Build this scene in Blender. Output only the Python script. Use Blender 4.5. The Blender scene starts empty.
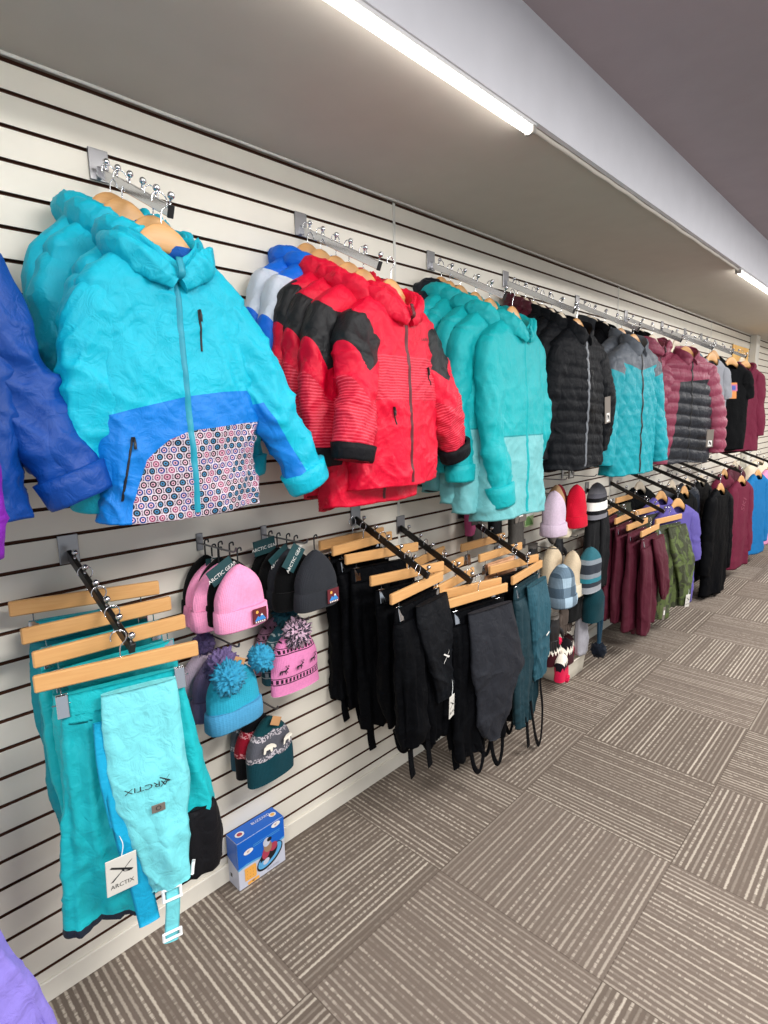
import bpy, math, random
import numpy as np
from mathutils import Matrix, Vector

C = bpy.context.scene.collection
PI = math.pi
sc = bpy.context.scene
sc.view_settings.view_transform = 'Standard'
sc.view_settings.look = 'None'
sc.view_settings.exposure = 0.55
sc.view_settings.gamma = 1.0
sc.view_settings.use_curve_mapping = False

# ------------------------------------------------------------------ noise
_pt = {}
def perlin(P, seed=0):
    P = np.asarray(P, float)
    if seed not in _pt:
        r = np.random.RandomState(seed)
        p = r.permutation(256)
        g = r.normal(size=(256, 3)); g /= np.linalg.norm(g, axis=1)[:, None]
        _pt[seed] = (np.concatenate([p, p, p]), g)
    p, g = _pt[seed]
    i = np.floor(P).astype(int); f = P - i
    u = f * f * f * (f * (f * 6 - 15) + 10)
    i &= 255
    out = 0
    for dx in (0, 1):
        for dy in (0, 1):
            for dz in (0, 1):
                h = p[(p[(p[(i[..., 0] + dx) & 255] + i[..., 1] + dy) & 255] + i[..., 2] + dz) & 255]
                d = f - np.array([dx, dy, dz])
                n = np.sum(g[h] * d, -1)
                w = (u[..., 0] if dx else 1 - u[..., 0]) * (u[..., 1] if dy else 1 - u[..., 1]) * (u[..., 2] if dz else 1 - u[..., 2])
                out = out + n * w
    return out * 1.5

def rotxz(P, a):
    c, s = math.cos(a), math.sin(a)
    x = P[..., 0] * c - P[..., 2] * s
    z = P[..., 0] * s + P[..., 2] * c
    return np.stack([x, P[..., 1], z], -1)

def ridge(P, seed, k=3):
    return np.clip(1 - np.abs(perlin(P, seed)) * 1.3, 0, 1) ** k

def creases(R, seed, amp, scale=.8):
    W = R + 0.03 * np.stack([perlin(R * 7 + 3, seed + 5), 0 * R[..., 0], perlin(R * 7 + 9, seed + 6)], -1)
    a = ridge(rotxz(W, .55) * np.array([16, 9, 5.]) * scale, seed, 4)
    b = ridge(rotxz(W, -.6) * np.array([18, 9, 6.]) * scale + 7, seed + 1, 4)
    c = ridge(rotxz(W, 1.3) * np.array([13, 9, 5.]) * scale + 3, seed + 2, 5)
    m = 0.5 + 0.5 * perlin(R * 4 + 1, seed + 3)
    l = perlin(R * np.array([9, 6, 6]) + 5, seed + 4)
    V2 = W * 1.9 + 11
    a2 = ridge(rotxz(V2, .8) * np.array([17, 9, 6.]) * scale, seed + 7, 5); b2 = ridge(rotxz(V2, -.35) * np.array([17, 9, 6.]) * scale, seed + 8, 5)
    m2 = np.clip(.5 + perlin(R * 6 + 21, seed + 9), 0, 1)
    return amp * (1.1 * a * m + 1.0 * b * (1 - m) + .5 * c * m + 1.0 * l + .85 * (a2 * m2 + b2 * (1 - m2)) - .6)

# ------------------------------------------------------------------ objects
def link(o, parent=None):
    C.objects.link(o)
    if parent is not None:
        o.parent = parent
    return o

def empty(name, label, cat, loc=(0, 0, 0), rotz=0.0, group=None):
    o = bpy.data.objects.new(name, None)
    o.empty_display_size = .02
    link(o); o.location = loc; o.rotation_euler = (0, 0, rotz)
    o['label'] = label; o['category'] = cat
    if group: o['group'] = group
    return o

def gfaces(nv, nu, wrap=True):
    iv = np.arange(nv - 1)[:, None]
    iu = np.arange(nu if wrap else nu - 1)[None, :]
    j = (iu + 1) % nu
    a = iv * nu + iu; b = iv * nu + j; c = (iv + 1) * nu + j; d = (iv + 1) * nu + iu
    return np.stack([a, b, c, d], -1).reshape(-1, 4)

def gnormals(P, wrap=True):
    if wrap:
        du = np.roll(P, -1, 1) - np.roll(P, 1, 1)
    else:
        du = np.gradient(P, axis=1)
    dv = np.gradient(P, axis=0)
    n = np.cross(dv, du)
    l = np.linalg.norm(n, axis=-1, keepdims=True); l[l < 1e-9] = 1
    return n / l

class MB:
    """collects quads / polygons with a rest position per vertex and a material slot per face"""
    def __init__(s):
        s.V = []; s.R = []; s.F = []; s.M = []; s.n = 0; s.flat = []
    def add(s, V, F, R=None, m=0, smooth=True):
        V = np.asarray(V, float).reshape(-1, 3)
        R = V if R is None else np.asarray(R, float).reshape(-1, 3)
        s.V.append(V); s.R.append(R)
        for f in F:
            s.F.append([int(i) + s.n for i in f]); s.M.append(m); s.flat.append(smooth)
        s.n += len(V)
        return s
    def grid(s, P, wrap=True, R=None, m=0, caps=(False, False), rows=None):
        nv, nu = P.shape[:2]
        F = gfaces(nv, nu, wrap)
        R = P if R is None else R
        base = s.n
        if rows is not None:        # rows: index of first row using material 1
            k = rows * nu
            s.add(P, F, R, m)
            for q in range(len(F)):
                if F[q][0] >= k: s.M[len(s.M) - len(F) + q] = 1
        else:
            s.add(P, F, R, m)
        if caps[0]:
            s.F.append([base + i for i in range(nu)]); s.M.append(m); s.flat.append(False)
        if caps[1]:
            s.F.append([base + (nv - 1) * nu + i for i in range(nu)][::-1]); s.M.append(m); s.flat.append(False)
        return s
    def box(s, c, d, m=0, rot=None, bev=0.0):
        x, y, z = [q / 2 for q in d]
        if bev <= 0:
            V = np.array([[a * x, b * y, e * z] for a in (-1, 1) for b in (-1, 1) for e in (-1, 1)], float)
            F = [(0, 1, 3, 2), (4, 6, 7, 5), (0, 4, 5, 1), (2, 3, 7, 6), (0, 2, 6, 4), (1, 5, 7, 3)]
        else:
            b = min(bev, x * .9, y * .9, z * .9)
            V = []; 
            for sx in (-1, 1):
                for sy in (-1, 1):
                    for sz in (-1, 1):
                        V += [[sx * x, sy * (y - b), sz * (z - b)], [sx * (x - b), sy * y, sz * (z - b)], [sx * (x - b), sy * (y - b), sz * z]]
            V = np.array(V, float)
            def ix(sx, sy, sz, k): return ((sx > 0) * 4 + (sy > 0) * 2 + (sz > 0)) * 3 + k
            F = []
            for sg in (-1, 1):
                F.append([ix(sg, -1, -1, 0), ix(sg, 1, -1, 0), ix(sg, 1, 1, 0), ix(sg, -1, 1, 0)][::sg])
                F.append([ix(-1, sg, -1, 1), ix(1, sg, -1, 1), ix(1, sg, 1, 1), ix(-1, sg, 1, 1)][::-sg])
                F.append([ix(-1, -1, sg, 2), ix(1, -1, sg, 2), ix(1, 1, sg, 2), ix(-1, 1, sg, 2)][::sg])
            for p in (-1, 1):
                for q in (-1, 1):
                    F.append([ix(p, q, -1, 0), ix(p, q, 1, 0), ix(p, q, 1, 1), ix(p, q, -1, 1)][::-p * q])
                    F.append([ix(p, -1, q, 0), ix(p, 1, q, 0), ix(p, 1, q, 2), ix(p, -1, q, 2)][::p * q])
                    F.append([ix(-1, p, q, 1), ix(1, p, q, 1), ix(1, p, q, 2), ix(-1, p, q, 2)][::-p * q])
                    for r in (-1, 1):
                        F.append([ix(p, q, r, 0), ix(p, q, r, 1), ix(p, q, r, 2)][::p * q * r])
        if rot is not None:
            V = V @ np.array(rot.to_3x3()).T
        return s.add(V + np.array(c), F, None, m, smooth=False)
    def tube(s, pts, ra, rb=None, n=8, m=0, yref=(0, 1, 0), caps=(True, True), sub=0):
        P = np.array(pts, float)
        if sub: P = catmull(P, sub)
        k = len(P)
        ra = np.broadcast_to(np.asarray(ra, float), (k,)) if np.ndim(ra) == 0 or len(np.atleast_1d(ra)) == k else np.interp(np.linspace(0, 1, k), np.linspace(0, 1, len(ra)), ra)
        rb = ra if rb is None else (np.broadcast_to(np.asarray(rb, float), (k,)) if np.ndim(rb) == 0 or len(np.atleast_1d(rb)) == k else np.interp(np.linspace(0, 1, k), np.linspace(0, 1, len(rb)), rb))
        A, B, T = frames(P, yref)
        th = np.linspace(0, 2 * PI, n, endpoint=False)
        G = P[:, None] + (ra[:, None] * np.cos(th))[..., None] * A[:, None] + (rb[:, None] * np.sin(th))[..., None] * B[:, None]
        return s.grid(G, True, None, m, caps)
    def sphere(s, c, r, nu=14, nv=9, m=0, sq=(1, 1, 1)):
        t = np.linspace(0.0, PI, nv); th = np.linspace(0, 2 * PI, nu, endpoint=False)
        t = np.clip(t, .02, PI - .02)
        P = np.stack([np.sin(t)[:, None] * np.cos(th), np.sin(t)[:, None] * np.sin(th), np.cos(t)[:, None] + 0 * th], -1) * r * np.array(sq) + np.array(c)
        return s.grid(P, True, None, m, (True, True))
    def build(s, name, mats, parent=None, smooth=True):
        me = bpy.data.meshes.new(name)
        V = np.concatenate(s.V); R = np.concatenate(s.R)
        me.from_pydata(V.tolist(), [], s.F)
        if not isinstance(mats, (list, tuple)): mats = [mats]
        for m in mats: me.materials.append(m)
        me.polygons.foreach_set('material_index', np.array(s.M, np.int32))
        me.polygons.foreach_set('use_smooth', np.array([bool(a and smooth) for a in s.flat], bool))
        at = me.attributes.new('rest', 'FLOAT_VECTOR', 'POINT')
        at.data.foreach_set('vector', R.astype(np.float32).ravel())
        me.update()
        return link(bpy.data.objects.new(name, me), parent)

def catmull(P, sub):
    P = np.asarray(P, float)
    Q = np.vstack([2 * P[0] - P[1], P, 2 * P[-1] - P[-2]])
    out = []
    for i in range(1, len(Q) - 2):
        for t in np.linspace(0, 1, sub, endpoint=False):
            p0, p1, p2, p3 = Q[i - 1:i + 3]
            out.append(.5 * (2 * p1 + (p2 - p0) * t + (2 * p0 - 5 * p1 + 4 * p2 - p3) * t * t + (3 * p1 - p0 - 3 * p2 + p3) * t ** 3))
    out.append(P[-1])
    return np.array(out)

def frames(P, yref=(0, 1, 0)):
    T = np.gradient(P, axis=0); T /= np.maximum(np.linalg.norm(T, axis=1, keepdims=True), 1e-9)
    Y = np.broadcast_to(np.array(yref, float), T.shape)
    B = Y - np.sum(Y * T, 1, keepdims=True) * T
    bl = np.linalg.norm(B, axis=1, keepdims=True)
    if (bl < .15).any():
        B = np.where(bl < .15, np.cross(T, np.array([.37, .2, .9])), B); bl = np.linalg.norm(B, axis=1, keepdims=True)
    B = B / bl
    A = np.cross(B, T)
    return A, B, T

def clone(root, loc=None, rotz=None, label=None, group=None):
    r = root.copy(); C.objects.link(r)
    if loc is not None: r.location = loc
    if rotz is not None: r.rotation_euler = (0, 0, rotz)
    if label: r['label'] = label
    if group: r['group'] = group
    for ch in list(root.children):
        c = ch.copy(); C.objects.link(c); c.parent = r
        for g in list(ch.children):
            d = g.copy(); C.objects.link(d); d.parent = c
    return r

# ------------------------------------------------------------------ materials
def lin(h):
    if isinstance(h, str):
        h = h.lstrip('#'); v = [int(h[i:i + 2], 16) / 255 for i in (0, 2, 4)]
    else:
        v = [q / 255 for q in h]
    return tuple(((q / 12.92) if q <= .04045 else ((q + .055) / 1.055) ** 2.4) for q in v) + (1.0,)

class NT:
    def __init__(s, name):
        s.mat = bpy.data.materials.new(name); s.mat.use_nodes = True
        s.t = s.mat.node_tree; s.t.nodes.clear()
        s.out = s.t.nodes.new('ShaderNodeOutputMaterial')
        s.bs = s.t.nodes.new('ShaderNodeBsdfPrincipled')
        s.t.links.new(s.bs.outputs[0], s.out.inputs[0])
    def put(s, sock, v):
        if isinstance(v, bpy.types.NodeSocket): s.t.links.new(v, sock)
        else: sock.default_value = v
    def rest(s):
        a = s.t.nodes.new('ShaderNodeAttribute'); a.attribute_name = 'rest'
        x = s.t.nodes.new('ShaderNodeSeparateXYZ'); s.t.links.new(a.outputs['Vector'], x.inputs[0])
        return a.outputs['Vector'], x.outputs[0], x.outputs[1], x.outputs[2]
    def objco(s):
        a = s.t.nodes.new('ShaderNodeTexCoord')
        x = s.t.nodes.new('ShaderNodeSeparateXYZ'); s.t.links.new(a.outputs['Object'], x.inputs[0])
        return a.outputs['Object'], x.outputs[0], x.outputs[1], x.outputs[2]
    def m(s, op, a, b=0.0, c=0.0):
        n = s.t.nodes.new('ShaderNodeMath'); n.operation = op
        s.put(n.inputs[0], a); s.put(n.inputs[1], b); s.put(n.inputs[2], c)
        return n.outputs[0]
    def mix(s, f, a, b):
        n = s.t.nodes.new('ShaderNodeMix'); n.data_type = 'RGBA'
        s.put(n.inputs[0], f); s.put(n.inputs[6], a); s.put(n.inputs[7], b)
        return n.outputs[2]
    def lt(s, a, b): return s.m('LESS_THAN', a, b)
    def gt(s, a, b): return s.m('GREATER_THAN', a, b)
    def band(s, a, lo, hi): return s.m('MULTIPLY', s.gt(a, lo), s.lt(a, hi))
    def vec(s, x, y, z):
        n = s.t.nodes.new('ShaderNodeCombineXYZ')
        s.put(n.inputs[0], x); s.put(n.inputs[1], y); s.put(n.inputs[2], z)
        return n.outputs[0]
    def noise(s, v, scale, detail=2.0, rough=.5, dist=0.0):
        n = s.t.nodes.new('ShaderNodeTexNoise')
        if v is not None: s.put(n.inputs['Vector'], v)
        n.inputs['Scale'].default_value = scale; n.inputs['Detail'].default_value = detail
        n.inputs['Roughness'].default_value = rough; n.inputs['Distortion'].default_value = dist
        return n.outputs[0]
    def white(s, v):
        n = s.t.nodes.new('ShaderNodeTexWhiteNoise'); n.noise_dimensions = '3D'
        s.put(n.inputs['Vector'], v); return n.outputs[0]
    def curve(s, x, pts, x0, x1, y0, y1):
        """piecewise linear function y(x) of a socket"""
        t = s.m('DIVIDE', s.m('SUBTRACT', x, x0), x1 - x0)
        n = s.t.nodes.new('ShaderNodeValToRGB'); n.color_ramp.interpolation = 'LINEAR'
        el = n.color_ramp.elements
        pts = sorted(pts)
        while len(el) < len(pts): el.new(.5)
        for e, (a, b) in zip(el, pts):
            q = (b - y0) / (y1 - y0); e.position = (a - x0) / (x1 - x0); e.color = (q, q, q, 1)
        s.put(n.inputs[0], t)
        return s.m('ADD', s.m('MULTIPLY', n.outputs[0], y1 - y0), y0)
    def fin(s, col, rough=.6, metal=0.0, bump=None, strength=.3, dist=.002, spec=.4, sheen=0.0):
        s.put(s.bs.inputs['Base Color'], col); s.put(s.bs.inputs['Roughness'], rough)
        s.put(s.bs.inputs['Metallic'], metal); s.bs.inputs['Specular IOR Level'].default_value = spec
        if sheen:
            s.bs.inputs['Sheen Weight'].default_value = sheen; s.bs.inputs['Sheen Roughness'].default_value = .5
        if bump is not None:
            b = s.t.nodes.new('ShaderNodeBump'); b.inputs['Strength'].default_value = strength; b.inputs['Distance'].default_value = dist
            s.put(b.inputs['Height'], bump); s.t.links.new(b.outputs[0], s.bs.inputs['Normal'])
        return s.mat

def fabric(name, colfn, rough=.55, crinkle=1.0, spec=.30, sheen=.0, weave=True):
    """colfn(n, v, x, y, z) gives a colour (socket or tuple) in the garment's own rest coordinates"""
    n = NT(name); v, x, y, z = n.rest()
    col = colfn(n, v, x, y, z) if callable(colfn) else lin(colfn)
    tone = n.noise(v, 22, 3, .6, .4)
    hsv = n.t.nodes.new('ShaderNodeHueSaturation')
    n.put(hsv.inputs['Color'], col); n.put(hsv.inputs['Value'], n.m('ADD', n.m('MULTIPLY', tone, .22), .89))
    rg = n.t.nodes.new('ShaderNodeTexNoise'); rg.noise_type = 'RIDGED_MULTIFRACTAL'
    mp = n.t.nodes.new('ShaderNodeMapping'); n.put(mp.inputs['Vector'], v); mp.inputs['Scale'].default_value = (1.5, 1.0, .75); mp.inputs['Rotation'].default_value = (0, .5, 0)
    n.put(rg.inputs['Vector'], mp.outputs[0])
    for k, q in (('Scale', 11.0), ('Detail', 2.5), ('Roughness', .45), ('Distortion', .35), ('Offset', .9), ('Gain', 1.2)): rg.inputs[k].default_value = q
    h = n.m('ADD', n.m('MULTIPLY', n.m('ADD', n.m('MULTIPLY', rg.outputs[0], .34), n.m('MULTIPLY', n.noise(v, 30, 3, .55, 1.2), .6)), crinkle), n.m('MULTIPLY', n.noise(v, 900, 1), .05 if weave else 0))
    return n.fin(hsv.outputs[0], rough, 0, h, .65, .011, spec, sheen)

def plain(name, col, rough=.5, metal=0.0, spec=.5, bump=0.0, bscale=60):
    n = NT(name); v = n.objco()[0]
    c = lin(col) if not isinstance(col, tuple) or len(col) == 3 else col
    t = n.noise(v, 9, 3)
    hsv = n.t.nodes.new('ShaderNodeHueSaturation'); hsv.inputs['Color'].default_value = c
    n.put(hsv.inputs['Value'], n.m('ADD', n.m('MULTIPLY', t, .12), .94))
    b = n.noise(v, bscale, 3) if bump else None
    return n.fin(hsv.outputs[0], rough, metal, b, bump, .003, spec)

def knit(name, colfn, rib=620.0, rough=.9):
    n = NT(name); v, x, y, z = n.rest()
    col = colfn(n, v, x, y, z) if callable(colfn) else lin(colfn)
    r = n.m('ABSOLUTE', n.m('SINE', n.m('MULTIPLY', x, rib)))
    s2 = n.m('ABSOLUTE', n.m('SINE', n.m('ADD', n.m('MULTIPLY', z, 420.0), n.m('MULTIPLY', x, 300.0))))
    h = n.m('ADD', n.m('MULTIPLY', r, .8), n.m('ADD', n.m('MULTIPLY', s2, .3), n.m('MULTIPLY', n.noise(v, 300, 2), .5)))
    hsv = n.t.nodes.new('ShaderNodeHueSaturation'); n.put(hsv.inputs['Color'], col)
    n.put(hsv.inputs['Value'], n.m('ADD', n.m('MULTIPLY', n.noise(v, 120, 2), .3), .85))
    return n.fin(hsv.outputs[0], rough, 0, h, .28, .003, .12, .05)
# ------------------------------------------------------------------ camera
def make_camera():
    f, yaw, pitch, roll, cx, cz = 562.6, -.7714, -.1668, -.0208, 1.6461, 1.6144
    F = np.array([math.sin(yaw) * math.cos(pitch), math.cos(yaw) * math.cos(pitch), math.sin(pitch)])
    r = np.cross(F, [0, 0, 1]); r /= np.linalg.norm(r); u = np.cross(r, F)
    c, s = math.cos(roll), math.sin(roll)
    Rr = c * r + s * u; U = -s * r + c * u
    cd = bpy.data.cameras.new('camera'); co = bpy.data.objects.new('camera', cd); C.objects.link(co)
    M = Matrix(((Rr[0], U[0], -F[0], cx), (Rr[1], U[1], -F[1], 0), (Rr[2], U[2], -F[2], cz), (0, 0, 0, 1)))
    co.matrix_world = M
    cd.sensor_fit = 'HORIZONTAL'; cd.sensor_width = 36; cd.lens = f * 36 / 768; cd.clip_start = .02
    sc.camera = co
make_camera()

# ------------------------------------------------------------------ the room
ZC, ZU, XS = 2.4705, 2.745, .694      # lower ceiling, upper ceiling, front of the soffit
Y0, Y1 = -2.4, 10.5
M_white = plain('slatwall_laminate', '#E6E0D3', .42, spec=.45)
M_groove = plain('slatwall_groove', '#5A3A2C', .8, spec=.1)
M_trim = plain('white_trim', '#D8D6CE', .5)
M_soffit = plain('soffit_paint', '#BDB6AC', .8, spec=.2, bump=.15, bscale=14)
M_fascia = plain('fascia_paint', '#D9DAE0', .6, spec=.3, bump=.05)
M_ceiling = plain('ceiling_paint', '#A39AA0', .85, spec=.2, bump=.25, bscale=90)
M_caulk = plain('caulk', '#B9B3A9', .6)

def struct(name, mb, mats):
    o = mb.build(name, mats); o['kind'] = 'structure'; return o

def quad_box(x0, x1, y0, y1, z0, z1):
    return MB().box(((x0 + x1) / 2, (y0 + y1) / 2, (z0 + z1) / 2), (x1 - x0, y1 - y0, z1 - z0))

# slatwall profile
prof = [(-.03, 0, 0), (0, 0, 0)]
for k in range(31, 0, -1):
    zc = 2.3868 - .0762 * (k - 1)
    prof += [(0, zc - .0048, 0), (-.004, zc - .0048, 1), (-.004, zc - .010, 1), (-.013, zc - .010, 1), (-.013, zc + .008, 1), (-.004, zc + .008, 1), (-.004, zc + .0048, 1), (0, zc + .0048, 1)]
prof += [(0, ZC - .020, 0), (-.03, ZC - .020, 0), (-.03, ZC + .03, 1)]
mb = MB()
yy = np.linspace(Y0, Y1, 2)
for (a, b) in zip(prof[:-1], prof[1:]):
    V = [(a[0], Y0, a[1]), (a[0], Y1, a[1]), (b[0], Y1, b[1]), (b[0], Y0, b[1])]
    mb.add(V, [(0, 1, 2, 3)], None, b[2], False)
struct('wall_left', mb, [M_white, M_groove])
# joint strips between the eight foot panels
for i, y in enumerate((1.784, 4.043, 6.295)):
    struct('trim_%d' % (i + 1), MB().box((.0015, y, 1.25), (.003, .014, 2.42), bev=.001), M_trim)
# end post
struct('trim_4', MB().box((.035, 7.98, ZC / 2), (.07, .16, ZC), bev=.006), M_trim)
# wavy bead where the wall meets the lower ceiling
ys = np.linspace(Y0, Y1, 420)
w1 = perlin(np.stack([ys * 3, 0 * ys, 0 * ys], -1), 31); w2 = perlin(np.stack([ys * 9, 0 * ys + 4, 0 * ys], -1), 32)
pts = np.stack([.004 + .003 * w1, ys, ZC - .001 + .002 * w1 + .002 * w2], -1)
struct('trim_5', MB().tube(pts, .006, .005, 10, yref=(1, 0, 0)), M_trim)
struct('baseboard_left', MB().box((.004, (Y0 + Y1) / 2, .0335), (.010, Y1 - Y0, .067), bev=.002), M_white)

# carpet tiles
def carpet():
    n = NT('carpet_tiles'); v, x, y, z = n.objco()
    T = .5934
    tx = n.m('DIVIDE', n.m('ADD', x, .0677), T); ty = n.m('DIVIDE', n.m('SUBTRACT', y, .8073), T)
    ix = n.m('FLOOR', tx); iy = n.m('FLOOR', ty)
    fx = n.m('SUBTRACT', tx, ix); fy = n.m('SUBTRACT', ty, iy)
    par = n.m('MODULO', n.m('ADD', n.m('ADD', ix, iy), 200.0), 2.0)      # 0: lines run along the wall
    par = n.gt(par, .5)
    def sel(a, b): return n.m('ADD', n.m('MULTIPLY', a, n.m('SUBTRACT', 1.0, par)), n.m('MULTIPLY', b, par))
    c = sel(fx, fy); l = sel(fy, fx)
    rnd = n.white(n.vec(ix, iy, 3.0)); rnd2 = n.white(n.vec(ix, iy, 14.0))
    N = 29.0
    cw = n.m('ADD', n.m('MULTIPLY', c, N), n.m('MULTIPLY', n.noise(n.vec(n.m('MULTIPLY', x, 90.0), n.m('MULTIPLY', y, 90.0), 0.0), 1.0, 2), .30))
    li = n.m('FLOOR', cw); fr = n.m('SUBTRACT', cw, li)
    lr = n.white(n.vec(li, ix, iy))                       # each line its own strength
    lr2 = n.white(n.vec(li, iy, n.m('ADD', ix, 40.0)))
    prof = n.m('SUBTRACT', 1.0, n.m('MULTIPLY', n.m('ABSOLUTE', n.m('SUBTRACT', fr, .5)), 2.0))
    mr = n.t.nodes.new('ShaderNodeMapRange'); mr.interpolation_type = 'SMOOTHSTEP'
    n.put(mr.inputs[0], prof); mr.inputs[1].default_value = .42; mr.inputs[2].default_value = .85
    line = mr.outputs[0]
    dash = n.noise(n.vec(n.m('MULTIPLY', l, 22.0), n.m('MULTIPLY', li, 3.7), n.m('ADD', ix, n.m('MULTIPLY', iy, 7.0))), 1.6, 2, .6)
    dashed = n.m('ADD', n.m('MULTIPLY', n.gt(dash, .5), .6), .4)
    dd = n.mix(n.gt(lr2, .45), (1, 1, 1, 1), dashed)
    sepd = n.t.nodes.new('ShaderNodeRGBToBW'); n.t.links.new(dd, sepd.inputs[0])
    st = n.m('MULTIPLY', n.m('MULTIPLY', line, sepd.outputs[0]), n.m('ADD', n.m('MULTIPLY', n.m('POWER', lr, .8), .9), .2))
    st = n.m('MULTIPLY', st, n.m('ADD', n.m('MULTIPLY', rnd, .45), .60))
    fuzz = n.noise(v, 260, 3, .7)
    st = n.m('MULTIPLY', st, n.m('ADD', n.m('MULTIPLY', fuzz, .9), .5))
    big = n.noise(v, 3, 2)
    base = n.mix(n.m('MULTIPLY', rnd2, .7), lin('#6A5F56'), lin('#7C7067'))
    base = n.mix(n.m('MULTIPLY', n.noise(v, 420, 2, .8), .5), base, lin('#4C433C'))
    col = n.mix(st, base, lin('#BDB3A5'))
    seam = n.m('MAXIMUM', n.m('MAXIMUM', n.lt(fx, .006), n.lt(fy, .006)), 0.0)
    col = n.mix(n.m('MULTIPLY', seam, .55), col, lin('#4A4038'))
    h = n.m('ADD', n.m('MULTIPLY', line, .5), n.m('MULTIPLY', fuzz, .8))
    return n.fin(col, .95, 0, h, .5, .004, .1)
fl = MB(); V = [(-.02, Y0, 0), (4.6, Y0, 0), (4.6, Y1, 0), (-.02, Y1, 0)]
fl.add(V, [(0, 1, 2, 3)], None, 0, False)
struct('floor', fl, carpet())

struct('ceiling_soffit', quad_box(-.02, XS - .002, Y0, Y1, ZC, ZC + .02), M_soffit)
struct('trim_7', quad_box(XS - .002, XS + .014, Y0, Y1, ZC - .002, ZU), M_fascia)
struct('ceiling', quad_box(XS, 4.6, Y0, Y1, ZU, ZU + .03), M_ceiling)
struct('wall_far', quad_box(-.02, 4.6, Y1, Y1 + .05, 0, ZU), M_white)
# ragged seam along the soffit's lower edge
ys = np.linspace(1.66, 4.15, 200)
w1 = perlin(np.stack([ys * 6, 0 * ys, 0 * ys + 2], -1), 33)
struct('trim_8', MB().tube(np.stack([XS - .010 + .003 * w1, ys, ZC - .006 + .002 * w1], -1), .010, .007, 8, yref=(1, 0, 0)), M_caulk)

# light strips under the soffit edge
def emis(name, col, st):
    n = NT(name); n.t.nodes.remove(n.bs)
    e = n.t.nodes.new('ShaderNodeEmission'); e.inputs[0].default_value = col; e.inputs[1].default_value = st
    n.t.links.new(e.outputs[0], n.out.inputs[0]); return n.mat
M_led = emis('led_glow', (1, .97, .92, 1), 14.0)
M_housing = plain('fixture_white', '#DCDCDC', .4)
M_grey = plain('fixture_grey', '#9A958E', .5)
for (a, b, lab) in ((-1.2, 1.66, 'long bright light strip under the soffit edge, nearest the camera'), (4.15, 6.9, 'far light strip under the soffit edge, at the right side of the picture')):
    t = empty('light_strip', lab, 'light', (XS - .008, a, ZC), 0)
    L = b - a
    MB().box((0, L / 2, -.006), (.034, L, .012), bev=.002).build('housing', M_housing, t)
    yv = np.linspace(.02, L - .02, 3)
    MB().tube(np.stack([0 * yv, yv, 0 * yv - .017], -1), .014, .011, 12, yref=(1, 0, 0)).build('diffuser', M_led, t)
    for q in (0.01, L - .01):
        MB().box((0, q, -.017), (.034, .02, .024), bev=.003).build('end_cap', M_grey, t)

# ------------------------------------------------------------------ light
def area(name, loc, rot, sx, sy, power, col=(1, 1, 1)):
    l = bpy.data.lights.new(name, 'AREA'); l.shape = 'RECTANGLE'; l.size = sx; l.size_y = sy; l.energy = power; l.color = col
    o = bpy.data.objects.new(name, l); C.objects.link(o); o.location = loc; o.rotation_euler = rot
    return o
for y in (-1.2, 1.2, 3.6, 6.0, 8.4):
    area('ceiling_lamp', (2.5, y, ZU - .02), (0, 0, 0), .6, 1.2, 70, (1, .975, .95))
w = bpy.data.worlds.new('world'); sc.world = w; w.use_nodes = True
bg = w.node_tree.nodes['Background']; bg.inputs[0].default_value = (.86, .93, 1.0, 1); bg.inputs[1].default_value = .50
# ------------------------------------------------------------------ materials of the goods
M_chrome = plain('chrome', '#C9CBD0', .16, 1.0)
M_steel = plain('brushed_steel', '#8F8F92', .3, 1.0)
M_dark = plain('dark_metal', '#2B2826', .35, .6)
M_black = plain('black_plastic', '#141416', .45)
M_clear = plain('clear_plastic', '#E4E8E8', .2)
M_white_p = plain('white_plastic', '#E8ECEC', .35)
def wood_mat(name, a, b):
    n = NT(name); v, x, y, z = n.rest()
    g = n.noise(n.vec(n.m('MULTIPLY', x, 6.0), n.m('MULTIPLY', y, 60.0), n.m('MULTIPLY', z, 90.0)), 1.0, 4, .6, 1.5)
    return n.fin(n.mix(g, lin(a), lin(b)), .38, 0, g, .08, .002, .45)
M_wood = wood_mat('pale_wood', '#DBAC72', '#C68F56')
M_wood_w = wood_mat('whitewashed_wood', '#E6D9C4', '#D2BFA2')
M_card = plain('card_stock', '#C9C6BE', .7)
M_ink = plain('black_ink', '#191A1C', .6)
M_taggrey = plain('grey_tag', '#6E665E', .7)
M_white_ink = plain('white_ink', '#E9E7E2', .6)
M_hook_tag = plain('teal_header_card', '#0F3E42', .6)

# ------------------------------------------------------------------ text
def text_geo(s, h, sx=1.0, shear=0.0):
    cu = bpy.data.curves.new('lettering', 'FONT'); cu.body = s; cu.size = h * 1.4; cu.align_x = 'CENTER'; cu.align_y = 'CENTER'; cu.resolution_u = 2; cu.shear = shear
    o = bpy.data.objects.new('lettering', cu); C.objects.link(o)
    bpy.context.view_layer.update()
    dg = bpy.context.evaluated_depsgraph_get()
    me = bpy.data.meshes.new_from_object(o.evaluated_get(dg))
    V = np.array([v.co[:] for v in me.vertices]).reshape(-1, 3); F = [tuple(p.vertices) for p in me.polygons]
    bpy.data.objects.remove(o); bpy.data.meshes.remove(me); bpy.data.curves.remove(cu)
    V[:, 0] *= sx
    return V, F

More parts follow.
